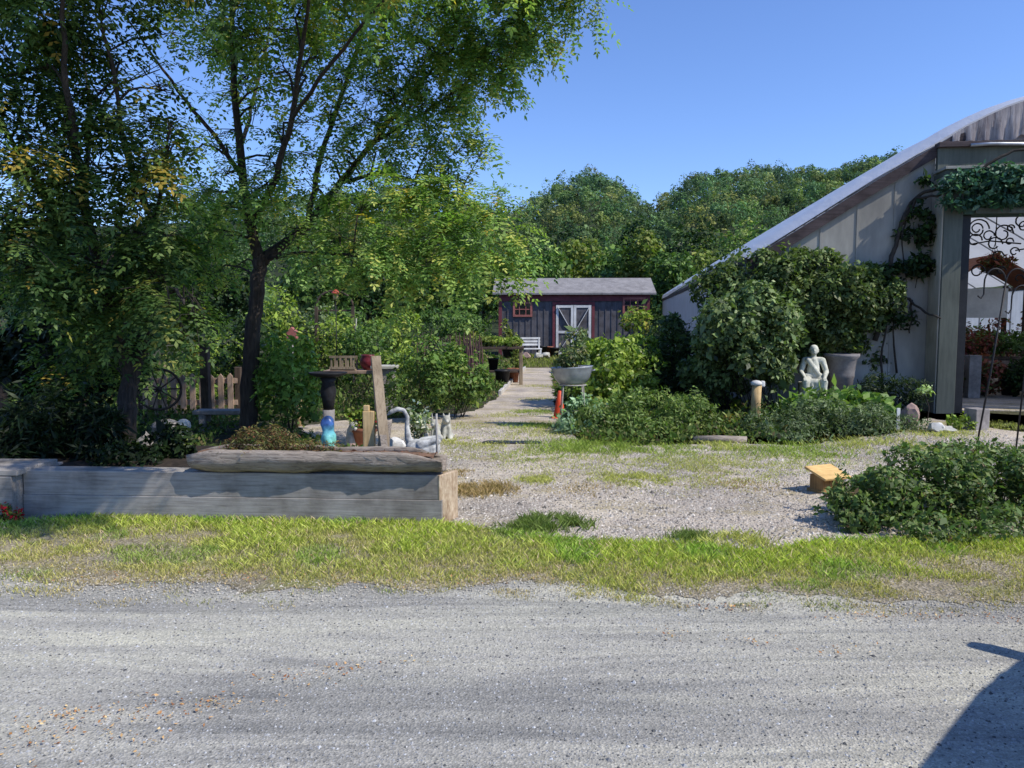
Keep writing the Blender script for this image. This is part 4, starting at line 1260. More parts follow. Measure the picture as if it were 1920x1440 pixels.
# pale rod
a_ = at(819, 866, 6.28)
o = thing('garden_stake', a_, 'thin pale rod standing at the right end of the log', 'stake')
MB().tube([(0, 0, -.06), (.002, 0, .2), (0, 0, .40)], [.011, .010, .009], 8).build('rod', M['grey_rod'], o, True)

# yellow stake near birdbath
q = gp(561, 800)
o = thing('yellow_post', (q.x, q.y, 0), 'short sunlit yellow stump post left of the birdbath', 'post')
MB().tube([(0, 0, -.02), (0, 0, .2), (.01, 0, .42)], [.055, .05, .045], 10, jit=.04).build('stump', M['pale_wood'], o, True)

# birdbath
bb = Vector((at(615, 700, 9.0).x, 9.0, 0))
o = thing('birdbath', bb, 'black iron birdbath with wide shallow bowl behind the turquoise ornament', 'birdbath')
MB().lathe([(.02, .96), (.12, .965), (.2, .99), (.225, 1.02), (.215, 1.022), (.18, 1.0), (.1, .985), (.01, .98)], 28).build('bowl', M['iron'], o, True)
MB().lathe([(.06, .58), (.075, .70), (.095, .80), (.07, .90), (.10, .955), (.02, .965)], 18).build('stem', M['iron'], o, True)
MB().lathe([(.17, 0), (.17, .05), (.08, .10), (.06, .3), (.07, .58)], 18).build('pedestal', M['concrete'], o, True)

# terracotta pot with red flowers, lime plant
q = gp(746, 790)
pot = thing('flower_pot', (q.x, 9.6, 0), 'terracotta pot behind the leaning plank', 'pot')
MB().lathe([(.10, 0), (.15, .24), (.165, .24), (.165, .29), (.145, .29), (.13, .25), (.01, .25)], 22).build('pot_body', M['terracotta'], pot, True)
MB().lathe([(.001, .255), (.13, .262), (.135, .25)], 18, closed=False).build('pot_soil', M['soil'], pot, True)
q = Vector((q.x, 9.6, .26))
shrub('potted_flowers', 'red flowers and lime leaves growing in the terracotta pot', q, [((q.x, q.y, q.z + .10), (.19, .17, .14), 14, 900)], .055, LIME, [3, 3, 2, 1], stem=.004, cat='plant', accents=[((.4, .03, .03), .10)])
q2 = at(752, 725, 9.7)
shrub('white_edged_plant', 'pale variegated plant right of the terracotta pot', Vector((q2.x + .22, 9.9, 0)), [((q2.x + .22, 9.9, .32), (.14, .12, .3), 10, 500)], .06, [(.4, .42, .3), (.15, .2, .06), (.5, .5, .4)], [2, 2, 1], cat='plant', stem=.004)

# stone animals at the path edge
def animal(loc, label, rz, sc_, ears):
    caps = [((0, 0, .09), .07, (.0, 0, .19), .055), ((0, -.03, .22), .05, (0, -.07, .25), .048), ((0, -.09, .235), .028, (0, -.125, .228), .022), ((-.035, -.06, .02), .022, (-.03, -.05, .15), .024), ((.035, -.06, .02), .022, (.03, -.05, .15), .024), ((-.05, .02, .04), .045, (-.05, -.04, .02), .025), ((.05, .02, .04), .045, (.05, -.04, .02), .025), ((0, .07, .03), .018, (.05, .12, .05), .012)]
    for s in (-1, 1):
        caps.append(((.03 * s, -.05, .28), .014, (.036 * s, -.045, .28 + ears), .008))
    o = thing('stone_animal', loc, label, 'ornament', rz=rz, scale=sc_, group='small stone animals along the path edge')
    link_mesh('body', capsules(caps, .008, 3), M['stone'], o)
    MB().box((0, -.01, -.0), (.17, .2, .025)).build('base', M['stone'], o, bevel=.005)
    return o
for (px, py, Y, lab, rz, s_, e_) in [(795, 778, 10.0, 'small stone animal nearest the flower pot, low and round', .4, .82, .02), (817, 772, 10.3, 'stone rabbit with upright ears between two other animals', -.3, 1.0, .09), (836, 770, 10.4, 'tall pale stone animal at the right end of the row', .2, 1.15, .04), (660, 800, 9.6, 'pink brown stone animal beside the birdbath', .5, 1.2, .03), (678, 790, 9.8, 'pale stone animal behind the pale wooden post', -.5, 1.1, .02)]:
    animal(Vector((at(px, py, Y).x, Y, .013)), lab, rz, s_, e_)
for i, (px, py, Y, s_, lab) in enumerate([(640, 815, 8.9, .10, 'white rock right of the turquoise ornament'), (655, 812, 9.2, .12, 'grey rock in front of the brown stone animal'), (575, 825, 8.3, .11, 'brown rock at the foot of the yellow stump'), (600, 815, 8.6, .09, 'reddish rock near the birdbath foot'), (778, 790, 9.7, .09, 'flat rock beside the terracotta pot')]):
    rock('garden_rock', lab, (at(px, py, Y).x, Y, .0), s_, M['stone'] if i % 2 == 0 else M['pink_rock'], 20 + i, group='rocks around the birdbath')
# left rock pile
for i, (px, py, Y, s_, lab) in enumerate([(205, 790, 9.4, .26, 'pale rock in dappled light left of the crooked trunk'), (190, 765, 9.8, .2, 'light rock on top of the pile left of the crooked trunk'), (283, 812, 9.3, .22, 'flat grey rock right of the crooked trunk'), (310, 835, 8.8, .2, 'broad pale rock in front of the round stone ball'), (222, 858, 8.2, .12, 'small white rock at the foot of the crooked trunk'), (250, 868, 7.6, .1, 'small rock just behind the planter edge')]):
    rock('garden_rock', lab, (at(px, py, Y).x, Y, .0 if Y > 8.9 else .2), s_, M['rock'], 40 + i, (1.2, .9, .75), group='rocks under the shaded trees')
q = gp(345, 825)
o = thing('stone_finial', (q.x, q.y, 0), 'round pale stone ball on a short neck near the log', 'ornament')
MB().lathe([(.08, 0), (.08, .05), (.045, .08), (.05, .10), (.085, .14), (.10, .19), (.085, .25), (.04, .285), (.005, .29)], 20).build('ball', M['white_rock'], o, True)
# stone bench
q = gp(392, 822)
o = thing('stone_bench', (q.x, 11.2, 0), 'low grey stone bench left of the main trunk', 'bench')
MB().box((0, 0, .30), (.85, .3, .06)).build('seat', M['concrete'], o, bevel=.012)
for s in (-1, 1):
    MB().box((.3 * s, 0, .135), (.1, .24, .27)).build('leg', M['concrete'], o, bevel=.012)

# fences behind the trees on the left
def fence(name, label, xs, Y, pickets, z_top, rails, mat):
    xa, xb = xs
    o = thing(name, (xa, Y, 0), label, 'fence')
    Wd = xb - xa
    np_ = max(2, int(Wd / 1.5) + 1)
    for k in range(np_):
        MB().box((Wd * k / (np_ - 1), .04, z_top / 2 + .05), (.1, .1, z_top + .1)).build('post', M['dark_wood'], o, bevel=.008)
    for z in rails:
        MB().box((Wd / 2, 0, z), (Wd, .04, .09)).build('rail', mat, o, bevel=.004)
    if pickets:
        k = .1
        while k < Wd - .05:
            h_ = z_top + random.uniform(-.03, .03)
            MB().prism([(k - .045, .06), (k + .045, .06), (k + .045, h_ - .05), (k, h_), (k - .045, h_ - .05)], -.045, -.022).build('picket', mat, o)
            k += .16
    return o
fence('picket_fence', 'weathered picket fence catching sunlight left of the main trunk', (at(262, 700, 13).x, at(445, 700, 13).x), 13, True, .75, (.25, .62), M['fence_wood'])
fence('rail_fence', 'dark two rail fence at the far left edge', (at(-60, 690, 13.5).x, at(150, 690, 13.5).x), 13.5, False, .95, (.45, .88), M['fence_wood'])
q = gp(388, 790)
o = thing('arbor_post', (q.x, q.y, 0), 'tall dark square post between picket fence and main trunk', 'post')
MB().box((0, 0, .62), (.13, .13, 1.3)).build('shaft', M['dark_wood'], o, bevel=.01)
MB().box((0, 0, 1.28), (.16, .16, .03)).build('cap', M['dark_wood'], o, bevel=.005)
q = gp(2, 790)
o = thing('gate_post', (q.x, q.y, 0), 'dark brown post at the left picture edge', 'post')
MB().box((0, 0, .8), (.16, .16, 1.65)).build('shaft', M['dark_wood'], o, bevel=.01)
# wheel leaning on fence
wl = at(298, 730, 12.4)
o = thing('wagon_wheel', wl, 'old spoked wheel leaning in front of the picket fence', 'wheel', rot=(R(80), 0, R(25)))
mb = MB().tube([(math.cos(a) * .33, math.sin(a) * .33, 0) for a in np.linspace(0, 2 * math.pi, 29)], .022, 8)
mb.build('rim', M['dark_wood'], o, True)
mb = MB()
for k in range(10):
    a = 2 * math.pi * k / 10
    mb.bar((0, 0, 0), (math.cos(a) * .33, math.sin(a) * .33, 0), .022)
mb.build('spoke', M['dark_wood'], o)
MB().tube([(0, 0, -.05), (0, 0, .05)], .05, 12).build('hub', M['dark_wood'], o, True)
# red blossom bottom left
q = gp(8, 984)
shrub('red_flower', 'small red flowers in the grass at the left edge', q, [((q.x, q.y, .07), (.12, .1, .08), 8, 260)], .035, GREEN, [3, 3, 2, 1], stem=.003, cat='plant', accents=[((.5, .02, .03), .4)])

# ------------------------------------------------------------------ mid ground left: table, pots, arbour, feeders
q = Vector((at(668, 700, 15.5).x, 15.5, 0))
o = thing('display_table', q, 'rustic wooden display table behind the birdbath', 'table')
MB().box((0, 0, .62), (1.2, .6, .06)).build('table_top', M['fence_wood'], o, bevel=.006)
for sx_ in (-1, 1):
    for sy_ in (-1, 1):
        MB().box((.54 * sx_, .24 * sy_, .295), (.07, .07, .59)).build('leg', M['fence_wood'], o, bevel=.006)
o = thing('wire_crate', Vector((at(645, 670, 15.4).x, 15.4, .655)), 'pale slatted crate on the left of the display table', 'crate')
for k in range(5):
    MB().box((-.22 + .11 * k, -.15, .14), (.035, .018, .28)).build('front_slat', M['plank'], o)
    MB().box((-.22 + .11 * k, .15, .14), (.035, .018, .28)).build('back_slat', M['plank'], o)
for z in (.05, .27):
    MB().box((0, -.17, z), (.52, .015, .045)).build('band', M['plank'], o)
MB().box((0, 0, .012), (.5, .3, .02)).build('bottom', M['plank'], o)
q = Vector((at(690, 660, 15.5).x, 15.5, .655))
o = thing('maroon_pot', q, 'round maroon glazed pot on the display table', 'pot')
MB().lathe([(.09, 0), (.16, .1), (.17, .2), (.13, .27), (.15, .30), (.13, .30), (.11, .26), (.01, .25)], 22).build('pot_body', M['maroon'], o, True)
o = thing('black_nursery_pot', Vector((at(716, 670, 15.2).x, 15.2, .655)), 'black round pot at the right end of the display table', 'pot')
MB().lathe([(.09, 0), (.13, .2), (.14, .2), (.14, .22), (.11, .22), (.1, .18), (.01, .17)], 18).build('pot_body', M['black_plastic'], o, True)
o = thing('stone_pier', Vector((at(722, 700, 13.4).x, 13.4, 0)), 'dark stone pier standing behind the leaning plank', 'pier')
MB().box((0, 0, .4), (.34, .3, .8)).build('shaft', M['rock'], o, bevel=.02)
MB().box((0, 0, .83), (.44, .4, .06)).build('cap', M['stone'], o, bevel=.012)
# arbour
q = Vector((at(628, 620, 19).x, 19, 0))
o = thing('garden_arbour', q, 'weathered dark arbour arch among the shrubs behind the table', 'arbour')
for s in (-1, 1):
    MB().box((.45 * s, 0, 1.0), (.07, .07, 2.0)).build('upright', M['dark_wood'], o)
mb = MB().tube([(math.cos(a) * .45, 0, 2.0 + math.sin(a) * .38) for a in np.linspace(0, math.pi, 13)], .03, 6)
mb.build('arch', M['dark_wood'], o, True)
for z in (.7, 1.3, 1.9):
    MB().box((0, 0.05, z), (.9, .025, .04)).build('rung', M['dark_wood'], o)
# feeders on poles
q = Vector((at(632, 700, 17.5).x, 17.5, 0))
o = thing('red_feeder', q, 'red roofed bird feeder on a pole beside the arbour', 'bird feeder')
MB().tube([(0, 0, 0), (0, 0, 2.12)], .011, 8).build('pole', M['iron'], o, True)
MB().lathe([(.06, 2.12), (.06, 2.25), (.05, 2.26)], 10).build('hopper', M['pale_wood'], o, True)
MB().lathe([(.11, 2.25), (.10, 2.27), (.02, 2.36)], 12).build('roof', M['red_feeder'], o, True)
q = Vector((at(550, 700, 14.6).x, 14.6, 0))
o = thing('pink_birdhouse', q, 'small pink birdhouse on a thin pole above the bright shrub', 'birdhouse')
MB().tube([(0, 0, 0), (0, 0, 1.3)], .015, 8).build('pole', M['grey_rod'], o, True)
MB().prism([(-.09, 1.3), (.09, 1.3), (.09, 1.43), (0, 1.52), (-.09, 1.43)], -.08, .08).build('house', M['salmon'], o, bevel=.005)
q = Vector((at(662, 700, 18).x, 18, 0))
o = thing('white_trellis_pole', q, 'thin pale bent pole right of the red feeder', 'pole')
MB().tube([(0, 0, 0), (.03, 0, .8), (.1, 0, 1.7)], .013, 8).build('rod', M['grey_rod'], o, True)
# raised plant stand by the path
q = Vector((at(937, 700, 20).x, 20, 0))
o = thing('plant_stand', q, 'raised wooden plant stand at the left side of the path', 'table')
MB().box((0, 0, .95), (1.25, .8, .06)).build('shelf', M['dark_wood'], o, bevel=.006)
MB().box((0, 0, .35), (1.1, .7, .05)).build('shelf', M['dark_wood'], o, bevel=.006)
for sx_ in (-1, 1):
    for sy_ in (-1, 1):
        MB().box((.55 * sx_, .32 * sy_, .46), (.09, .09, .92)).build('leg', M['plank'], o, bevel=.006)
for i, (dx, lab, pal) in enumerate([(-.4, 'low olive potted plants on the left of the plant stand', OLIVE), (.0, 'bright lime potted plants in the middle of the plant stand', LIME), (.4, 'bright lime potted plants on the right of the plant stand', LIME)]):
    c_ = Vector((q.x + dx, q.y - .05, .98))
    shrub('potted_plant', lab, c_, [((c_.x, c_.y, 1.10), (.24, .3, .13), 10, 600)], .07, pal, [3, 3, 2, 1], stem=.004, cat='plant', group='plants on the plant stand')
def bucket(loc, label, mat, s_=1.0, name='nursery_pot', cat='pot', group=None):
    o = thing(name, loc, label, cat, group=group, scale=s_)
    MB().lathe([(.13, 0), (.17, .34), (.185, .34), (.185, .38), (.16, .38), (.14, .33), (.01, .32)], 18).build('pot_body', mat, o, True)
    MB().lathe([(.001, .335), (.15, .34)], 14, closed=False).build('pot_soil', M['soil'], o)
    return o
for (px, Y, s_, lab, mt, z) in [(942, 19.3, 1.1, 'black pot on the ground under the plant stand', 'black_plastic', .0), (925, 20.0, .8, 'black pot on the lower shelf of the plant stand', 'black_plastic', .375), (962, 20.6, 1.0, 'brown pot behind the right leg of the plant stand', 'terracotta', 0), (905, 18.6, .8, 'grey pot left of the plant stand', 'concrete', 0)]:
    bucket(Vector((at(px, 700, Y).x, Y, z)), lab, M[mt], s_, group='pots around the plant stand')
simple_shrub(968, 690, 640, 22, 9, OLIVE, 'thin upright olive plant at the corner of the plant stand', 260, .1)
# path edging
for i, (x1, y1, x2, y2) in enumerate([(937, 742, 955, 722), (956, 721, 972, 706), (973, 705, 984, 693)]):
    a_, b_ = gp(x1, y1), gp(x2, y2)
    lab = ['nearest pale edging board along the left of the path', 'middle pale edging board along the left of the path', 'farthest pale edging board along the left of the path'][i]
    o = MB().bar(Vector(), b_ - a_, .07, .12).build('edging_board', M['path_edge'], None, bevel=.01)
    o.location = a_ + Vector((0, 0, .05))
    tag(o, lab, 'edging', 'pale edging boards of the path')

# ------------------------------------------------------------------ shed
YS = 38.0
sl_, sr_ = at(935, 600, YS), at(1216, 600, YS)
SW = sr_.x - sl_.x
shed = thing('garden_shed', (sl_.x, YS, 0), 'grey boarded shed with maroon trim and white double doors', 'shed', rz=R(-2.0))
ze, zr = 2.98, 3.78
DP = 3.4
MB().prism([(0, -.1), (SW, -.1), (SW, ze), (0, ze)], 0, DP).build('wall', M['shed_wall'], shed)
for k in range(int(SW / .3)):
    xk = .15 + k * .3
    MB().box((xk, -.012, ze / 2), (.05, .03, ze - .05)).build('batten', M['shed_wall'], shed)
mb = MB()
ov = .28
for s in (0, 1):
    y0_, y1_ = (-ov, DP / 2) if s == 0 else (DP + ov, DP / 2)
    vs = [(-ov, y0_, ze - .02), (SW + ov, y0_, ze - .02), (SW + ov, y1_, zr), (-ov, y1_, zr)]
    vs2 = [(x, y, z + .09) for x, y, z in vs]
    mb.add(vs + vs2, [(0, 1, 2, 3), (4, 5, 6, 7), (0, 1, 5, 4), (1, 2, 6, 5), (2, 3, 7, 6), (3, 0, 4, 7)])
mb.build('roof', M['shingle'], shed)
for xg in (-.005, SW + .005):
    MB().add([(xg, 0, ze), (xg, DP, ze), (xg, DP / 2, zr - .03)], [(0, 1, 2)]).build('gable', M['shed_wall'], shed)
MB().box((SW / 2, -.03, ze - .18), (SW + .02, .05, .30)).build('frieze_board', M['shed_trim'], shed)
for xk in (.08, SW - .08):
    MB().box((xk, -.035, ze / 2 - .15), (.16, .06, ze - .35)).build('corner_board', M['shed_trim'], shed)
xd0, xd1 = at(1042, 600, YS).x - sl_.x, at(1108, 600, YS).x - sl_.x
dz = 2.48
MB().box((xd0 - .09, -.045, dz / 2), (.14, .07, dz)).build('door_trim', M['shed_trim'], shed)
MB().box((xd1 + .09, -.045, dz / 2), (.14, .07, dz)).build('door_trim', M['shed_trim'], shed)
MB().box(((xd0 + xd1) / 2, -.045, dz + .07), (xd1 - xd0 + .34, .07, .14)).build('door_trim', M['shed_trim'], shed)
dw = (xd1 - xd0) / 2
for s in (0, 1):
    x0 = xd0 + s * dw
    d_ = MB().box((x0 + dw / 2, -.04, dz / 2), (dw - .02, .05, dz - .02)).build('door', M['shed_wall'], shed)
    fr = MB()
    w_ = .12
    for xx in (x0 + w_ / 2 + .01, x0 + dw - w_ / 2 - .01):
        fr.box((xx, -.085, dz / 2), (w_, .03, dz - .04))
    for zz in (.09, dz * .46, dz - .09):
        fr.box((x0 + dw / 2, -.083, zz), (dw - .2, .03, w_))
    zl = dz * .46 + .06
    if s == 0:
        fr.bar((x0 + .1, -.08, dz - .12), (x0 + dw - .1, -.08, zl), .17, .03)
        fr.bar((x0 + dw - .1, -.08, zl - .12), (x0 + .1, -.08, .12), .17, .03)
    else:
        fr.bar((x0 + dw - .1, -.08, dz - .12), (x0 + .1, -.08, zl), .17, .03)
        fr.bar((x0 + .1, -.08, zl - .12), (x0 + dw - .1, -.08, .12), .17, .03)
    fr.build('door_frame', M['white'], d_)
def shed_win(px0, px1, py0, py1):
    x0, x1 = at(px0, 600, YS).x - sl_.x, at(px1, 600, YS).x - sl_.x
    z1, z0 = at(px0, py0, YS).z, at(px0, py1, YS).z
    w_ = .1
    fr = MB()
    fr.box((x0 + w_ / 2, -.05, (z0 + z1) / 2), (w_, .08, z1 - z0)); fr.box((x1 - w_ / 2, -.05, (z0 + z1) / 2), (w_, .08, z1 - z0))
    fr.box(((x0 + x1) / 2, -.052, z1 - w_ / 2), (x1 - x0 - 2 * w_, .08, w_)); fr.box(((x0 + x1) / 2, -.052, z0 + w_ / 2), (x1 - x0 - 2 * w_, .08, w_))
    for k in (1, 2):
        fr.box((x0 + (x1 - x0) * k / 3, -.045, (z0 + z1) / 2), (.04, .05, z1 - z0 - 2 * w_))
    fr.box(((x0 + x1) / 2, -.043, (z0 + z1) / 2), (x1 - x0 - 2 * w_, .045, .04))
    f = fr.build('window', M['salmon'], shed)
    MB().box(((x0 + x1) / 2, -.02, (z0 + z1) / 2), (x1 - x0 - .1, .02, z1 - z0 - .1)).build('pane', M['pane'], f)
shed_win(962, 998, 566, 594)
shed_win(1166, 1208, 558, 588)

# things in front of the shed
q = Vector((at(995, 650, 34.5).x, 34.5, 0))
o = thing('garden_bench', q, 'white garden bench with backrest in front of the shed', 'bench', rz=R(10))
MB().box((0, 0, .43), (.95, .42, .05)).build('seat', M['white'], o, bevel=.006)
for z in (.62, .76, .9):
    MB().box((0, .2, z), (.95, .03, .09)).build('back_slat', M['white'], o)
for sx_ in (-1, 1):
    for sy_ in (-1, 1):
        MB().box((.42 * sx_, .18 * sy_, .2 if sy_ < 0 else .45), (.06, .05, .4 if sy_ < 0 else .9)).build('leg', M['white'], o)
for (px, Y, s_, lab, mt) in [(1016, 35.5, 1.4, 'dark pot just right of the white bench', 'black_plastic'), (1028, 36, 1.3, 'brown pot in the middle of the row by the shed', 'terracotta'), (1040, 35.5, 1.2, 'dark pot nearest the white shed doors', 'black_plastic'), (965, 35.8, 1.5, 'clay pot left of the white bench', 'terracotta'), (952, 35.0, 1.5, 'dark pot at the left corner of the shed', 'black_plastic')]:
    bucket(Vector((at(px, 650, Y).x, Y, 0)), lab, M[mt], s_, group='pots in front of the shed')
for i, (px, Y, lab) in enumerate([(1010, 33.5, 'pale rock at the far end of the path'), (1024, 34, 'flat pale rock in front of the brown shed pot'), (985, 33.2, 'reddish rock before the white bench')]):
    rock('garden_rock', lab, (at(px, 650, Y).x, Y, 0), .25, M['stone'] if i < 2 else M['pink_rock'], 60 + i, group='rocks in front of the shed')
simple_shrub(950, 660, 605, 36, 12, OLIVE, 'wispy brownish plant at the left corner of the shed', 300, .14)

# ------------------------------------------------------------------ tub, stand, cone
q = gp(1076, 806)
YT = 11.6
tq = Vector((at(1074, 700, YT).x, YT, 0))
zr_ = at(1074, 688, YT).z; zb_ = at(1074, 720, YT).z
o = thing('metal_stand', tq, 'grey metal stand with thin legs holding the galvanised tub', 'stand')
ring = MB().tube([(math.cos(a) * .2, math.sin(a) * .17, zb_ - .012) for a in np.linspace(0, 6.2832, 21)], .011, 6)
ring.build('ring', M['grey_rod'], o, True)
for sx_ in (-1, 1):
    for sy_ in (-1, 1):
        MB().tube([(.15 * sx_, .13 * sy_, zb_ - .02), (.17 * sx_, .14 * sy_, .3), (.21 * sx_, .17 * sy_, 0)], .008, 6).build('leg', M['grey_rod'], o, True)
MB().tube([(math.cos(a) * .19, math.sin(a) * .155, .28) for a in np.linspace(0, 6.2832, 21)], .008, 6).build('brace_ring', M['grey_rod'], o, True)
o = thing('galvanised_tub', (tq.x, tq.y, zb_), 'oval galvanised metal tub planter raised on a thin stand', 'tub', rot=(0, R(-3), 0))
hT = zr_ - zb_
mb = MB().lathe([(.15, 0), (.21, .02), (.265, hT * .35), (.298, hT * .7), (.308, hT - .02), (.32, hT), (.314, hT + .008), (.298, hT), (.25, hT * .5), (.2, .03), (.01, .03)], 36, sy=.72)
mb.build('tub_shell', M['galv'], o, True)
MB().lathe([(.001, hT - .06), (.285, hT - .065)], 24, sy=.72, closed=False).build('tub_soil', M['soil'], o)
for s in (-1, 1):
    MB().tube([(s * .29, -.06, hT - .07), (s * .345, -.05, hT - .06), (s * .345, .05, hT - .06), (s * .29, .06, hT - .07)], .008, 6).build('handle', M['galv'], o, True)
c_ = Vector((tq.x, tq.y, zr_ - .05))
shrub('tub_plant', 'leggy grey green plant with cream leaves growing in the galvanised tub', c_, [((c_.x - .03, c_.y, zr_ + .17), (.24, .2, .22), 12, 420), ((c_.x + .05, c_.y, zr_ + .33), (.20, .16, .22), 10, 240), ((c_.x - .12, c_.y - .05, zr_ + .05), (.15, .13, .09), 8, 220)], .07, GREY, [3, 3, 3, 1], stem=.005, cat='plant', accents=[((.42, .38, .2), .15)], aspect=.4)
q = gp(1049, 784)
o = thing('traffic_cone', (q.x, q.y, .012), 'small orange traffic cone beside the tub stand', 'traffic cone')
MB().box((0, 0, .0), (.27, .27, .03)).build('base', M['cone'], o, bevel=.01)
MB().lathe([(.115, .013), (.10, .04), (.03, .44), (.022, .45), (.015, .445)], 24).build('cone_body', M['cone'], o, True)
# thin dark sheet standing in for a shadow on the gravel
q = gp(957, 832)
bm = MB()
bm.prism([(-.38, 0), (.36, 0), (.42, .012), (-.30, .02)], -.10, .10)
o = bm.build('shadow_patch', M['black_plastic'], None, bevel=.004)  # black_plastic only gives the shadow stand-in its dark colour
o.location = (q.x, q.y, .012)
tag(o, 'dark flat sheet standing in for a shadow on the gravel left of the cone', 'mat')  # not a real mat, only a shadow stand-in
# terracotta saucer near cone
# ------------------------------------------------------------------ right hand shrubs
def px_shrub(name, label, base, blobs, size, pal, w, **kw):
    q = gp(*base)
    return shrub(name, label, Vector((q.x, q.y, 0)), blobs, size, pal, w, **kw)

px_shrub('hydrangea_bush', 'large lime green bush with creamy flower heads behind the tub', (1150, 775),
         [pblob(1150, 706, 14.2, 82, 66, 28, 5000), pblob(1110, 682, 15.0, 56, 46, 16, 2400), pblob(1200, 684, 15.2, 50, 54, 16, 2400), pblob(1140, 745, 13.6, 60, 36, 12, 1600)], .085, LIME, [3, 4, 2, 3], accents=[((.55, .55, .3), .03)])
px_shrub('tall_perennial', 'tall yellow flowered stems in front of the right shed window', (1200, 720),
         [pblob(1205, 610, 17.5, 30, 34, 12, 420), pblob(1180, 600, 18, 20, 30, 8, 200)], .09, LIME, [3, 3, 2, 1], cat='plant', accents=[((.4, .34, .06), .2)])
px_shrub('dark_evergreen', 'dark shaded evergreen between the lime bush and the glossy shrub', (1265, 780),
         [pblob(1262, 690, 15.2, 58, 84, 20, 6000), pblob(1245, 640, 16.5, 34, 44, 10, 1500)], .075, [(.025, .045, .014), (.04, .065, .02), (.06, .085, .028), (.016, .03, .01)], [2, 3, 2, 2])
px_shrub('tall_shrub', 'glossy grey green shrub left of the seated statue', (1400, 790),
         [pblob(1400, 640, 13.2, 94, 96, 40, 8000), pblob(1362, 635, 13.6, 48, 66, 18, 3000), pblob(1350, 715, 13.6, 70, 58, 16, 3000), pblob(1440, 700, 13.0, 50, 60, 14, 2200)], .10, [(.07, .105, .034), (.10, .14, .048), (.145, .18, .07), (.035, .055, .02)], [3, 3, 2, 2], mat='gloss_leaf')
px_shrub('bittersweet_mound', 'tall dark olive mound of foliage crowning the low eave of the greenhouse', (1400, 785),
         [pblob(1408, 556, 14.4, 92, 80, 42, 9000), pblob(1368, 610, 14.6, 48, 60, 18, 2600), pblob(1450, 570, 14.3, 60, 70, 18, 3000), pblob(1560, 650, 14.2, 100, 60, 20, 5000, 36)], .09, [(.05, .078, .022), (.075, .105, .03), (.105, .135, .042), (.028, .044, .014)], [3, 3, 2, 2])
px_shrub('climbing_shrub', 'spreading olive climber flat along the greenhouse end wall above the urn', (1560, 780),
         [pblob(1515, 545, 14.0, 86, 72, 30, 6500, 45), pblob(1590, 555, 13.8, 72, 62, 24, 4800, 40), pblob(1640, 555, 13.7, 50, 52, 16, 2600, 28), pblob(1560, 605, 13.9, 80, 56, 18, 3400, 36)], .085, [(.065, .095, .03), (.09, .125, .04), (.042, .064, .02), (.135, .16, .058)], [3, 3, 2, 1.5], stem=0)
px_shrub('low_shrub', 'low olive shrub in front of the tub stand, left of the wood stump', (1200, 838),
         [pblob(1140, 795, 11.2, 66, 44, 18, 2600), pblob(1210, 782, 11.4, 76, 54, 22, 3600), pblob(1285, 788, 11.5, 60, 52, 18, 2600), pblob(1200, 822, 10.7, 90, 26, 18, 2200), pblob(1270, 825, 10.9, 66, 24, 14, 1600)], .062, [(.085, .135, .03), (.12, .165, .04), (.055, .085, .02), (.15, .18, .05)], [3, 3, 2.5, 1.5], aspect=.3)
px_shrub('silver_plant', 'pale silvery leaved plant at the foot of the tub stand', (1080, 815),
         [pblob(1095, 778, 11.5, 42, 30, 12, 700), pblob(1070, 800, 11.1, 34, 28, 10, 600)], .075, [(.16, .24, .14), (.12, .18, .09), (.22, .3, .19)], [3, 3, 2], cat='plant')
px_shrub('catmint_bed', 'low grey green bedding plants below the seated statue', (1550, 842),
         [pblob(1450, 802, 11.0, 60, 44, 18, 2600), pblob(1530, 795, 11.3, 68, 50, 20, 3000), pblob(1615, 803, 11.2, 66, 44, 20, 2800), pblob(1690, 808, 11.4, 50, 38, 14, 1600), pblob(1510, 828, 10.6, 110, 20, 18, 2200), pblob(1640, 828, 10.7, 80, 18, 14, 1400)], .055, GREY, [3, 3, 2, 2], aspect=.3, stem=0)
px_shrub('broad_leaf_plant', 'bright broad leaved plants directly in front of the statue', (1560, 790),
         [pblob(1500, 760, 12.7, 42, 26, 10, 420), pblob(1570, 762, 12.5, 46, 28, 10, 460), pblob(1630, 770, 12.6, 40, 26, 10, 380)], .13, [(.11, .18, .04), (.08, .14, .03), (.16, .22, .07)], [3, 3, 2], cat='plant')
px_shrub('yellow_weed', 'small yellowish weed between the low shrub and the stump', (1370, 820), [pblob(1360, 800, 12.2, 30, 26, 8, 420)], .05, [(.22, .19, .05), (.16, .12, .03), (.12, .13, .03)], [3, 2, 2], cat='plant')
px_shrub('near_bush', 'big leafy bush at the lower right corner beside the yellow box', (1740, 1018),
         [pblob(1640, 940, 6.1, 84, 66, 26, 3400), pblob(1740, 920, 6.3, 100, 76, 30, 4600), pblob(1860, 920, 6.3, 100, 82, 30, 4600), pblob(1960, 930, 6.3, 90, 84, 24, 3000), pblob(1590, 965, 5.95, 58, 46, 16, 1800), pblob(1605, 925, 6.7, 40, 30, 12, 800), pblob(1720, 985, 5.75, 110, 32, 20, 1800), pblob(1880, 985, 5.75, 110, 32, 20, 1800), pblob(1830, 860, 6.7, 90, 30, 16, 1500)],
         .042, [(.065, .105, .03), (.09, .135, .036), (.045, .068, .02), (.14, .165, .06)], [3, 3, 2.5, 2], aspect=.5, stem=0, accents=[((.2, .13, .07), .03)])

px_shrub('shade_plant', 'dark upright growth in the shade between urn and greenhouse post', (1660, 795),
         [pblob(1640, 745, 13.4, 44, 46, 12, 1300, 24), pblob(1700, 750, 13.4, 40, 44, 12, 1100, 22)], .10, [(.02, .034, .012), (.03, .048, .016), (.014, .024, .009)], [3, 2, 2], cat='plant', aspect=.18, up=.1, stem=0)
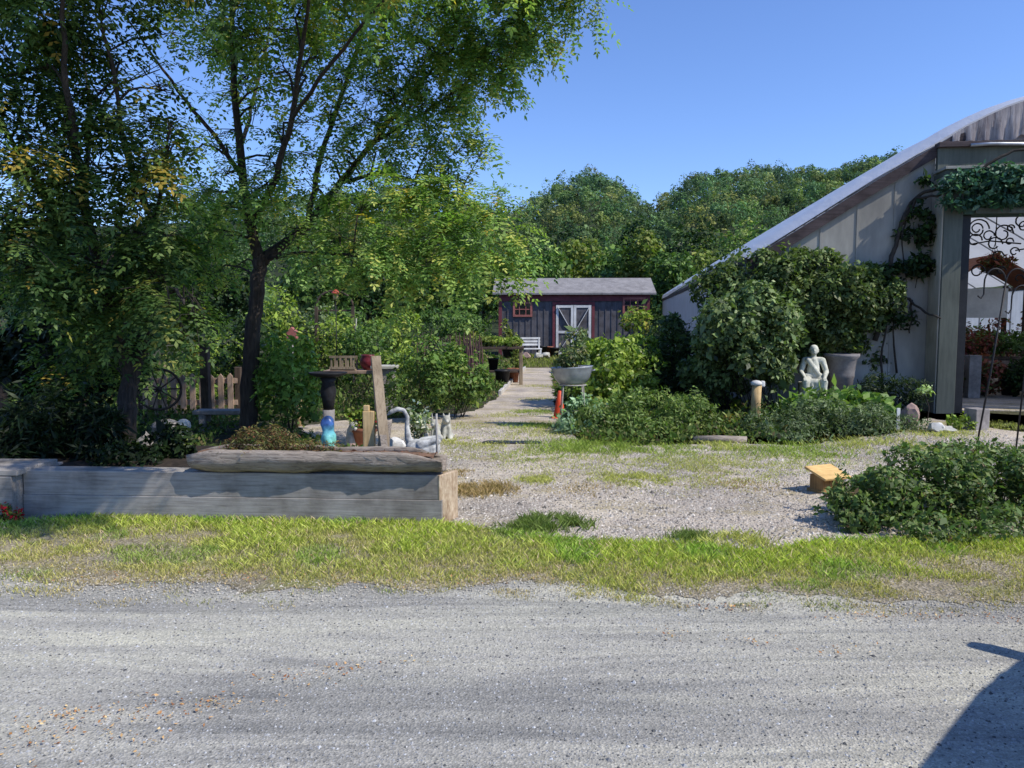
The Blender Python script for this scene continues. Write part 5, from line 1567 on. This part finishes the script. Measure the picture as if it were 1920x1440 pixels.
# stump with white cap
q = gp(1416, 815)
o = thing('stump_post', (at(1416, 800, 12.3).x, 12.3, 0), 'short wooden stump post with white cap among the bedding plants', 'post')
MB().tube([(0, 0, 0), (0, 0, .3), (.01, 0, .60)], [.085, .08, .075], 12, jit=.04).build('stump', M['pale_wood'], o, True)
MB().lathe([(.085, .60), (.09, .64), (.06, .67), (.01, .68)], 14).build('cap', M['white_rock'], o, True)
MB().box((.1, 0, .62), (.07, .08, .1)).build('side_knob', M['white_rock'], o, bevel=.02)
# urn on pedestal
q = Vector((at(1577, 700, 13.7).x, 13.7, 0))
o = thing('garden_urn', q, 'large dark clay urn on a pedestal right of the statue', 'urn')
MB().lathe([(.20, 0), (.20, .08), (.15, .12), (.14, .30), (.18, .38)], 26).build('pedestal', M['urn'], o, True)
MB().lathe([(.16, .382), (.19, .40), (.21, .62), (.225, .64), (.22, .68), (.25, .95), (.30, 1.0), (.30, 1.05), (.26, 1.05), (.22, .95), (.01, .92)], 30).build('bowl', M['urn'], o, True)
# edging log at right bed
a_, b_ = gp(1300, 830), gp(1400, 832)
o = MB().tube([Vector(), (b_ - a_) * .5 + Vector((0, .03, .01)), b_ - a_], .05, 9, jit=.08).build('edging_log', M['old_log'], None, True)
o.location = a_ + Vector((0, 0, .045))
tag(o, 'weathered log edging the flower bed left of the bedding plants', 'log')
# stones near the greenhouse door
q = gp(1702, 800); rock('round_stone', 'round pink stone left of the greenhouse door', (q.x, q.y, 0), .16, M['pink_rock'], 81, (1, 1, 1.2))
q = gp(1752, 812); rock('white_stone', 'white stone in front of the greenhouse post', (q.x, q.y, 0), .15, M['white_rock'], 82, (1.2, .8, .7))
q = gp(1778, 812); rock('flat_stone', 'small grey flat stone right of the white stone', (q.x, q.y, 0), .12, M['stone'], 83, (1.2, .8, .45))
q = gp(1830, 806)
o = MB().box((0, 0, .16), (.24, .24, .33)).build('concrete_block', M['concrete'], None, bevel=.012)
o.location = (q.x, q.y, 0); o.rotation_euler = (0, 0, R(12))
tag(o, 'grey concrete block at the greenhouse doorway', 'block')
q = gp(1683, 808)
o = thing('white_stake', (q.x, q.y, 0), 'short white stake at the right end of the flower bed', 'stake')
MB().box((0, 0, .16), (.05, .02, .36)).build('board', M['white'], o, bevel=.003)
q = gp(1800, 808)
shrub('door_weed', 'small yellow green weed between post and concrete block', Vector((q.x, q.y, 0)), [((q.x, q.y, .12), (.17, .12, .13), 8, 320)], .05, LIME, [3, 3, 2, 2], cat='plant', stem=.004)
q = gp(1738, 800)
o = thing('flowering_stem', (q.x, q.y, 0), 'single pale flower head on a bent stem beside the post', 'plant')
MB().tube([(0, 0, 0), (.02, 0, .3), (-.06, 0, .52)], .008, 6).build('stem', M['vine_stem'], o, True)
leaf_cloud('flower', [((q.x - .07, q.y, .55), (.1, .08, .08), 8, 160)], .05, [(.4, .45, .25), (.2, .28, .1)], [1, 1], o, q)

# yellow wooden box (nest box with a lid)
a_ = gp(1548, 926)
o = thing('wooden_nest_box', (a_.x + .03, a_.y + .06, 0), 'yellow wooden nest box with bright lid beside the near bush', 'box', rz=R(24))
Rr = Matrix.Rotation(R(0), 3, 'X')
MB().box((0, 0, .105), (.25, .17, .14)).build('body', M['box_side'], o, bevel=.004)
MB().box((.0, -.012, .195), (.33, .27, .022), Matrix.Rotation(R(17), 3, 'X')).build('lid', M['box_wood'], o, bevel=.004)
MB().tube([(.0, -.088, .11), (.0, -.082, .11)], .02, 14).build('entrance_hole', M['black_plastic'], o)
for s in (-1, 1):
    MB().box((.1 * s - .02, -.0, .022), (.035, .22, .035)).build('skid', M['box_side'], o, bevel=.003)

# shepherd hooks
def hook(px0, py0, Ypos, px1, py1, label, two=True):
    b = Vector((at(px0, py0, Ypos).x, Ypos, 0)); tp = at(px1, py1, Ypos)
    o = thing('shepherd_hook', b, label, 'plant hook')
    v_ = tp - b
    MB().tube([Vector(), v_ * .5 + Vector((.01, 0, 0)), v_], .011, 8).build('pole', M['iron'], o, True)
    for s in ((-1, 1) if two else (1,)):
        pts = [v_ + Vector((s * .20 * (1 - math.cos(t)) * .62, 0, .16 * math.sin(t) - .0)) for t in np.linspace(0, math.pi * 1.02, 12)]
        pts += [pts[-1] + Vector((s * .0, 0, -.12)), pts[-1] + Vector((s * .03, 0, -.17)), pts[-1] + Vector((s * .07, 0, -.14))]
        MB().tube(pts, .009, 7).build('arm', M['iron'], o, True)
    return o
hook(1826, 870, 8.9, 1886, 530, 'leaning dark double shepherd hook behind the near bush')
hook(1904, 850, 9.4, 1935, 560, 'second shepherd hook cut by the right picture edge', True)

# ------------------------------------------------------------------ greenhouse
GA = R(-7.5)
e_u = Vector((math.cos(GA), math.sin(GA), 0)); e_v = Vector((-math.sin(GA), math.cos(GA), 0))
pf = gp(1785, 777)
P0 = pf + e_v * .5
def wall_hit(px, py, v=0.0):
    d = ray(px, py); o_ = Vector((0, 0, CAMH))
    t_ = ((P0 + e_v * v) - o_).dot(e_v) / d.dot(e_v)
    return o_ + d * t_
G0 = wall_hit(1402, 600); G0.z = 0
def uz(px, py, v=0.0):
    h_ = wall_hit(px, py, v)
    return ((h_ - G0).dot(e_u), h_.z)
gh = thing('greenhouse', G0, 'large plastic covered greenhouse with grey end wall and porch doorway', 'greenhouse', rz=GA)
prof = [uz(*q) for q in [(1402, 486), (1437, 462), (1497, 425), (1570, 379), (1640, 335), (1705, 297), (1770, 259), (1812, 234), (1852, 214), (1886, 199), (1920, 187)]]
UC = prof[-1][0] + .95
ZA = prof[-1][1] + .16
half = [(0, 0)] + [(0, z) for z in (.9, 1.8)] + prof + [(UC - .45, ZA - .03), (UC, ZA)]
full = half + [(2 * UC - u, z) for u, z in reversed(half[:-1])]
arch = [q for q in full if q[1] > 0]
LG = 25.0
def strip(profile, v0, v1, nseg, name, mat, solid_=.02, sag=0.0):
    mb = MB()
    for i in range(nseg + 1):
        vv = v0 + (v1 - v0) * i / nseg
        bl_ = sag * (1 - math.exp(-max(0, vv + .06) / .5)) * (1 - math.exp(-(v1 - vv) / .5))
        for q_ in range(len(profile)):
            u, z = profile[q_]
            ua, za = profile[max(0, q_ - 1)]; ub, zb_ = profile[min(len(profile) - 1, q_ + 1)]
            t_ = Vector((ub - ua, zb_ - za)).normalized()
            wv = 1 + .12 * math.sin(vv * 2 * math.pi / 2.27)
            mb.v.append((u - t_.y * bl_ * wv, vv, z + t_.x * bl_ * wv))
    n_ = len(profile)
    for i in range(nseg):
        for k in range(n_ - 1):
            a = i * n_ + k
            mb.f.append((a, a + 1, a + 1 + n_, a + n_))
    o = mb.build(name, mat, gh, True)
    return o
i0 = 3
strip([(u, z) for u, z in full[i0:len(full) - i0]], -.06, LG, 90, 'roof_cover', M['cover'], sag=.17)
strip([(-.02, .55), (-.02, 1.8), (-.02, half[3][1] - .02)], 0, LG, 24, 'side_curtain', M['curtain'])
strip([(2 * UC + .02, .55), (2 * UC + .02, 1.8), (2 * UC + .02, half[3][1] - .02)], 0, LG, 24, 'side_curtain', M['curtain'])
for s in (0, 2 * UC):
    MB().box((s, LG / 2, .28), (.05, LG, .54)).build('baseboard', M['timber'], gh)
    MB().box((s, LG / 2, half[3][1] - .02), (.09, LG, .12)).build('eave_rail', M['dark_wood'], gh)
for k in range(12):
    vv = .1 + (LG - .2) * k / 11
    MB().tube([(u + (.05 if u < UC else -.05), vv, z - .04) for u, z in full], .024, 6, cap=False).build('hoop', M['galv'], gh, True)
MB().tube([(UC, 0, ZA - .07), (UC, LG, ZA - .07)], .025, 6).build('ridge_pipe', M['galv'], gh, True)
# end wall: left of the porch
uL, _ = uz(1762, 600, -.5)
uLi, _ = uz(1818, 600, -.5)
zh0 = uz(1790, 402, -.5)[1]; zh1 = uz(1790, 268, -.5)[1]; zhm = uz(1790, 318, -.5)[1]
uR = 2 * UC - uL; uRi = 2 * UC - uLi
lefts = [(u, z - .06) for u, z in half if u < uL - .02]
def zarch(u):
    us = [q[0] for q in half[3:]]; zs = [q[1] for q in half[3:]]
    return float(np.interp(u, us, zs))
polyL = [(uL + .02, 0), (uL + .02, zarch(uL) - .06)] + [(u + .03, z) for u, z in reversed(lefts)]
polyL = [(u, max(z, 0)) for u, z in polyL]
ew = MB().prism(polyL, .03, .07).build('end_wall', M['panel'], gh)
polyR = [(2 * UC - u, z) for u, z in polyL]
MB().prism(polyR, .03, .07).build('end_wall', M['panel'], gh)
for k in range(1, 5):
    u = uL * k / 5
    MB().box((u, .022, (zarch(u) - .3) / 2), (.035, .012, zarch(u) - .3)).build('panel_seam', M['panel'], gh)
gab = [(u, z - .06) for u, z in arch if uL <= u <= uR]
gab = [(uL + .03, zarch(uL) - .08)] + gab + [(uR - .03, zarch(uL) - .08), (uR - .03, zh1 + .05), (uL + .03, zh1 + .05)]
MB().prism(gab, .034, .05).build('gable_plastic', M['crinkle'], gh)
# hanging folds of plastic in the gable
mb = MB()
n_ = 60
for i in range(n_):
    u = uL + .25 + (uR - uL - .5) * i / (n_ - 1)
    zt = zarch(u if u < UC else 2 * UC - u) - .03
    zb = max(zh1 + .12, zt - .75 - .2 * math.sin(i * .7))
    for k in range(5):
        t_ = k / 4
        mb.v.append((u, -.03 - .05 * math.sin(i * 1.9) * t_ - .03, zt * (1 - t_) + zb * t_))
for i in range(n_ - 1):
    for k in range(4):
        a = i * 5 + k
        mb.f.append((a, a + 5, a + 6, a + 1))
mb.build('plastic_drape', M['crinkle'], gh, True)
# fascia following the arch
mb = MB()
fa = [(u, z) for u, z in half[3:] if u < uL + .6]
for j in range(len(fa)):
    u, z = fa[j]
    for dy, dz_ in ((-.05, -.03), (-.05, -.24), (.02, -.24), (.02, -.03)):
        mb.v.append((u + .04 - (dz_ * .0), dy, z + dz_))
for j in range(len(fa) - 1):
    for k in range(4):
        a = j * 4 + k; b = j * 4 + (k + 1) % 4
        mb.f.append((a, b, b + 4, a + 4))
mb.build('fascia', M['fascia'], gh)
# porch
for (ua, ub, nm) in ((uL, uLi - .18, 'porch_post'), (uRi + .18, uR, 'porch_post')):
    MB().box(((ua + ub) / 2, -.25, zhm / 2), (ub - ua, .5, zhm)).build(nm, M['porch'], gh, bevel=.008)
MB().box((uL - .012, -.24, zhm / 2 - .05), (.02, .46, zhm - .12)).build('porch_side', M['porch_side'], gh)
for uu in (uLi - .09, uRi + .09):
    MB().box((uu, -.2, zh0 / 2), (.18, .36, zh0)).build('door_jamb', M['black_plastic'], gh, bevel=.006)
MB().box((UC, -.25, (zh0 + zhm) / 2), (uRi - uLi + .34, .496, zhm - zh0)).build('porch_header', M['header'], gh, bevel=.008)
MB().box((UC, -.05, (zhm + zh1) / 2 + .01), (uR - uL - .02, .1, zh1 - zhm)).build('upper_panel', M['porch'], gh, bevel=.006)
MB().box((UC, -.27, zhm + .03), (uR - uL + .06, .56, .05)).build('header_ledge', M['panel'], gh, bevel=.006)
MB().box((UC, -.08, zh1 + .05), (uR - uL + .02, .2, .09)).build('porch_cap', M['fascia'], gh, bevel=.01)
MB().box((UC, -.52, zh0 + .05), (uRi - uLi, .04, .10)).build('header_trim', M['porch'], gh, bevel=.004)
MB().tube([(uL + .5, -.20, zh1 + .02), (uL + .8, -.22, zh1 + .03), (uL + 2.4, -.22, zh1 - .02)], .03, 8).build('roller_pipe', M['galv'], gh, True)
# far end wall
far = [(u, z - .05) for u, z in full]
MB().prism(far, LG - .05, LG).build('far_wall', M['cover'], gh)
MB().box((UC, LG / 2, .006), (2 * UC - .2, LG - .3, .02)).build('inner_floor', M['yard'], gh)
def gw(u, v, z=0):
    return G0 + e_u * u + e_v * v + Vector((0, 0, z))

# vine on the wall and over the doorway
vine = thing('climbing_vine', gw(1.7, -.1), 'woody climbing vine over the greenhouse wall and doorway header', 'vine')
vorg = vine.location
def vp_(px, py, v):
    return wall_hit(px, py, v)
for (pts, r0) in [([(1640, 640, -.06), (1660, 560, -.07), (1672, 480, -.08), (1690, 420, -.08), (1706, 380, -.1), (1735, 358, -.3), (1775, 352, -.62), (1830, 330, -.64), (1862, 300, -.66), (1900, 282, -.66), (1960, 280, -.66)], .045),
                  ([(1690, 420, -.08), (1720, 372, -.2), (1760, 365, -.58), (1800, 350, -.62), (1850, 345, -.62)], .028),
                  ([(1680, 550, -.06), (1705, 562, -.08), (1735, 585, -.3), (1764, 597, -.58)], .03),
                  ([(1708, 562, -.08), (1708, 600, -.1), (1705, 625, -.08)], .022),
                  ([(1660, 560, -.07), (1640, 540, -.1), (1600, 520, -.15)], .025), ([(1722, 420, -.12), (1728, 480, -.1), (1716, 540, -.08)], .014), ([(1700, 400, -.1), (1690, 460, -.08), (1700, 540, -.07)], .016), ([(1655, 760, -.06), (1650, 680, -.07), (1662, 600, -.07), (1672, 520, -.08)], .024), ([(1680, 700, -.05), (1676, 620, -.06), (1672, 480, -.08)], .02)]:
    P3 = [vp_(*q) for q in pts]
    P4 = []
    for i in range(len(P3) - 1):
        for j in range(3):
            P4.append(P3[i].lerp(P3[i + 1], j / 3) + Vector((random.gauss(0, .015), 0, random.gauss(0, .015))))
    P4.append(P3[-1])
    MB().tube(P4, [r0 * (1 - .6 * i / len(P4)) for i in range(len(P4))], 7, jit=.15).build('stem', M['vine_stem'], vine, True, org=vorg)
def vblob(px, py, v, ru, rz, lumps, n):
    return (tuple(vp_(px, py, v)), (ru, .16, rz), lumps, n)
leaf_cloud('foliage', [vblob(1742, 440, -.15, .22, .3, 10, 420), vblob(1735, 500, -.15, .28, .26, 10, 460), vblob(1700, 510, -.1, .25, .2, 8, 300), vblob(1730, 345, -.1, .12, .12, 6, 60), vblob(1660, 520, -.1, .3, .2, 8, 300), vblob(1700, 440, -.12, .18, .2, 8, 90), vblob(1725, 400, -.2, .2, .16, 8, 110), vblob(1690, 600, -.1, .22, .3, 8, 160), vblob(1650, 600, -.1, .25, .3, 8, 240)], .09, DARK, [2, 3, 3, 2], vine, vorg)
leaf_cloud('header_foliage', [vblob(1800, 350, -.64, .45, .26, 14, 420), vblob(1850, 345, -.66, .5, .30, 16, 520), vblob(1905, 340, -.66, .5, .32, 16, 560), vblob(1960, 340, -.66, .5, .34, 14, 460), vblob(1785, 385, -.6, .3, .12, 8, 220), vblob(1870, 385, -.62, .7, .14, 10, 500), vblob(2100, 340, -.66, 1.0, .4, 16, 1200)], .085, [(.035, .085, .05), (.05, .11, .065), (.024, .06, .036), (.08, .14, .085)], [3, 3, 2, 1], vine, vorg)

# ------------------------------------------------------------------ inside the greenhouse
def gbench(u, v, lu, lv, label):
    o = thing('plant_bench', gw(u, v), label, 'bench', rz=GA)
    MB().box((0, 0, .78), (lu, lv, .05)).build('table_top', M['dark_wood'], o, bevel=.006)
    for sx_ in (-1, 1):
        for sy_ in (-1, 1):
            MB().box((sx_ * (lu / 2 - .08), sy_ * (lv / 2 - .08), .375), (.08, .08, .75)).build('leg', M['dark_wood'], o)
    MB().box((0, -lv / 2 + .01, .70), (lu - .04, .03, .12)).build('apron', M['fence_wood'], o)
    return o
gbench(UC + .2, 4.2, 2.6, 1.2, 'dark plant bench nearest the greenhouse doorway')
gbench(UC + 1.6, 8.0, 3.0, 1.4, 'plant bench deeper inside the greenhouse')
gbench(UC + 2.4, 12.0, 3.0, 1.4, 'farthest visible plant bench inside the greenhouse')
RED = [(.13, .03, .03), (.2, .06, .035), (.06, .05, .02), (.08, .11, .03)]
for i, (u, v, pal, h_, lab, w_) in enumerate([(UC - .6, 4.2, RED, .42, 'dark red leaved plant on the left of the nearest bench', .5), (UC + .2, 4.1, RED, .5, 'dark red leaved plant in the middle of the nearest bench', .5), (UC + 1.0, 4.2, GREEN, .55, 'green plant on the right of the nearest bench', .5), (UC + .8, 8, RED, .6, 'reddish plants on the second bench', .7), (UC + 2.0, 8, GREEN, .6, 'tall green plants on the second bench', .7), (UC + 2.0, 12, RED, .6, 'dark red plants on the farthest bench', .8)]):
    c_ = gw(u, v, .81)
    shrub('bench_plant', lab, c_, [((c_.x, c_.y, .81 + h_ * .5), (w_ * .9, .45, h_ * .6), 14, 900)], .09, pal, [3, 3, 3, 2], cat='plant', group='plants on the greenhouse benches', stem=.005)
for i, (u, v, lab) in enumerate([(UC - .9, 3.1, 'grey square planter box just inside the left door jamb')]):
    o = thing('square_planter', Vector((at(1826, 650, 16.2).x, 16.2, .017)), lab, 'planter', rz=GA)
    MB().box((0, 0, .45), (.24, .24, .9)).build('box', M['concrete'], o, bevel=.01)
for (u, v, lab, s_) in [(UC + .0, 3.2, 'black pot on the floor inside the doorway', .9), (UC + .6, 3.3, 'black pot on the floor under the nearest bench', .9), (UC + 1.1, 3.2, 'brown pot on the floor right inside the doorway', .8)]:
    bucket(gw(u, v, .017), lab, M['black_plastic'] if 'black' in lab else M['terracotta'], s_, group='pots on the greenhouse floor')
for i, (u, v, pal, hz, w_, lab) in enumerate([(UC - 1.1, 2.6, DARK, .9, .35, 'dark floor plant just inside the doorway at the left'), (UC - .2, 2.9, RED, .75, .5, 'dark red floor plant in the middle of the doorway'), (UC + .7, 2.7, DARK, .85, .5, 'dark bushy floor plant right inside the doorway'), (UC + 1.6, 2.9, GREEN, 1.3, .5, 'tall green floor plant cut by the right picture edge'), (UC + .4, 5.6, RED, 1.5, .8, 'tall red brown plant behind the nearest bench'), (UC + 1.8, 5.8, RED, 1.6, .9, 'tall dark red plant at the right behind the nearest bench')]):
    c_ = gw(u, v, .02)
    shrub('floor_plant', lab, c_, [((c_.x, c_.y, hz * .5), (w_, w_ * .7, hz * .55), 14, 1400)], .1, pal, [3, 3, 3, 2], cat='plant', stem=.006)
for i, (u, v, z, pal, lab) in enumerate([(UC - .9, 3.4, 2.55, DARK, 'dark trailing basket plant hanging at the left inside the doorway'), (UC + .6, 4.2, 2.9, RED, 'reddish basket plant hanging behind the middle scroll')]):
    o = thing('hanging_basket', gw(u, v, z - .2), lab.replace('plant ', ''), 'basket', rz=GA)
    MB().lathe([(.06, -.02), (.15, .04), (.2, .14), (.19, .15), (.02, .12)], 18).build('bowl', M['dark_wood'], o, True)
    for a in (0, 2.1, 4.2):
        MB().tube([(math.cos(a) * .19, math.sin(a) * .19, .14), (0, 0, .7), (0, 0, 1.5)], .006, 5).build('chain', M['iron'], o)
    c_ = gw(u, v, z)
    shrub('basket_plant', lab + ', leaves', c_, [((c_.x, c_.y, c_.z), (.34, .3, .26), 12, 700)], .08, pal, [3, 3, 2, 2], cat='plant', stem=0)
# small roofed kiosk inside
o = thing('roofed_display', Vector((at(1836, 600, 19).x, 19, 0.017)), 'brown roofed wooden display stand inside the greenhouse', 'display stand', rz=GA)
for sx_ in (-1, 1):
    for sy_ in (-1, 1):
        MB().box((sx_ * .8, sy_ * .5, 1.25), (.09, .09, 2.5)).build('post', M['dark_wood'], o)
for s in (-1, 1):
    MB().add([(-1.1 * 0, -.75, 3.15), (0, .75, 3.15), (1.15 * s, .75, 2.45), (1.15 * s, -.75, 2.45), (0, -.75, 3.2), (0, .75, 3.2), (1.15 * s, .75, 2.5), (1.15 * s, -.75, 2.5)], [(0, 1, 2, 3), (4, 5, 6, 7), (0, 3, 7, 4), (1, 2, 6, 5), (2, 3, 7, 6)]).build('roof_slope', M['terracotta'], o)
MB().box((-.1, -.48, 2.05), (1.0, .03, .7)).build('sign_board', M['white'], o)
# hanging scroll ironwork with trailing dead stems
for i, (u, v, z, lab) in enumerate([(UC - .75, 1.2, 3.1, 'dark scrolled iron hanger just inside the doorway at the left'), (UC + .2, 1.5, 3.0, 'dark scrolled iron hanger in the middle of the doorway'), (UC + .9, 1.8, 3.1, 'dark scrolled iron hanger at the right of the doorway')]):
    o = thing('iron_hanger', gw(u, v, z), lab, 'hanger', rz=GA, group='scrolled iron hangers in the doorway')
    rg = random.Random(i + 5)
    MB().tube([(0, 0, 0), (0, 0, 1.2 + (UC - abs(u - UC)) * .0 + .6)], .008, 6).build('hanging_rod', M['iron'], o)
    for k in range(13):
        cx, cz, rr = rg.uniform(-.5, .5), rg.uniform(-.55, .45), rg.uniform(.07, .22)
        tt = np.linspace(0, rg.uniform(4.5, 8), 26)
        MB().tube([(cx + math.cos(t) * rr * (1 - .09 * t), rg.uniform(-.01, .01), cz + math.sin(t) * rr * (1 - .09 * t)) for t in tt], .014, 6).build('scroll', M['iron'], o, True)
    MB().tube([(-.45, 0, 0), (-.1, 0, .06), (.45, 0, 0)], .014, 6).build('cross_bar', M['iron'], o, True)

# ------------------------------------------------------------------ parked car beside the photographer
cx_dir = Vector((.70, .714, 0)).normalized()
car = thing('parked_car', (1.53, 1.27, 0), 'dark parked car just outside the right picture edge', 'car', rz=math.atan2(cx_dir.y, cx_dir.x))
# local: x forward (0..4.5), left side faces the yard (y from -1.75 to 0)
side = [(0.05, .35), (0, .6), (.05, .95), (.35, 1.02), (3.35, .98), (4.25, .85), (4.5, .65), (4.5, .35)]
mb = MB()
for y, f in ((-1.78, .94), (-1.70, 1.0), (-.08, 1.0), (0, .94)):
    for x, z in side:
        mb.v.append((2.25 + (x - 2.25) * f, y, .65 + (z - .65) * (f if z > .65 else 1)))
ns = len(side)
for i in range(3):
    for k in range(ns):
        a = i * ns + k; b = i * ns + (k + 1) % ns
        mb.f.append((a, b, b + ns, a + ns))
mb.f += [tuple(range(ns)), tuple(range(3 * ns, 4 * ns))]
mb.build('body', M['carpaint'], car, False, bevel=.06)
cab = [(.25, 1.0), (.55, 1.38), (1.1, 1.5), (2.2, 1.5), (2.65, 1.40), (3.35, .98)]
mb = MB()
for y, f in ((-1.66, 1.0), (-1.45, .0), (-.33, .0), (-.12, 1.0)):
    pass
vs = []
for x, z in cab:
    tt = (z - .98) / .52
    vs.append((x, -1.70 + .2 * tt, z)); vs.append((x, -.08 - .2 * tt, z))
fs = [(2 * k, 2 * k + 2, 2 * k + 3, 2 * k + 1) for k in range(5)] + [(0, 1, 11, 10), tuple(range(0, 12, 2)), tuple(range(1, 12, 2))]
MB().add(vs, fs).build('cabin', M['carpaint'], car, False, bevel=.05)
for sgn, yb, yt in ((-1, -1.712, -1.53), (1, -.068, -.25)):
    for (xa, xb, xc, xd) in ((.75, 1.75, 1.72, 1.0), (1.83, 2.95, 2.45, 1.8)):
        MB().add([(xa, yb, 1.03), (xb, yb, 1.03), (xc, yt, 1.42), (xd, yt, 1.42)], [(0, 1, 2, 3)]).build('side_window', M['pane'], car)
MB().add([(3.30, -1.55, 1.02), (3.30, -.23, 1.02), (2.72, -.35, 1.40), (2.72, -1.43, 1.40)], [(0, 1, 2, 3)]).build('windscreen', M['pane'], car)
for xw in (.85, 3.6):
    for yw in (-1.72, -.06):
        w_ = MB().tube([(xw, yw - .1, .33), (xw, yw - .08, .33), (xw, yw + .08, .33), (xw, yw + .1, .33)], [.30, .33, .33, .30], 28).build('wheel', M['tyre'], car, True)
        MB().tube([(xw, yw - .108, .33), (xw, yw + .108, .33)], [.2, .2], 20).build('rim', M['chrome'], w_)
for yw, sg in ((0, 1), (-1.78, -1)):
    m_ = MB().box((2.62, yw + sg * .12, 1.04), (.10, .24, .12)).build('wing_mirror', M['carpaint'], car, bevel=.03)
for yw in (-1.5, -.28):
    MB().box((4.44, yw, .70), (.1, .34, .14)).build('headlight', M['white'], car, bevel=.02)
    MB().box((.03, yw, .80), (.08, .3, .14)).build('tail_light', M['lamp_glass'], car, bevel=.02)
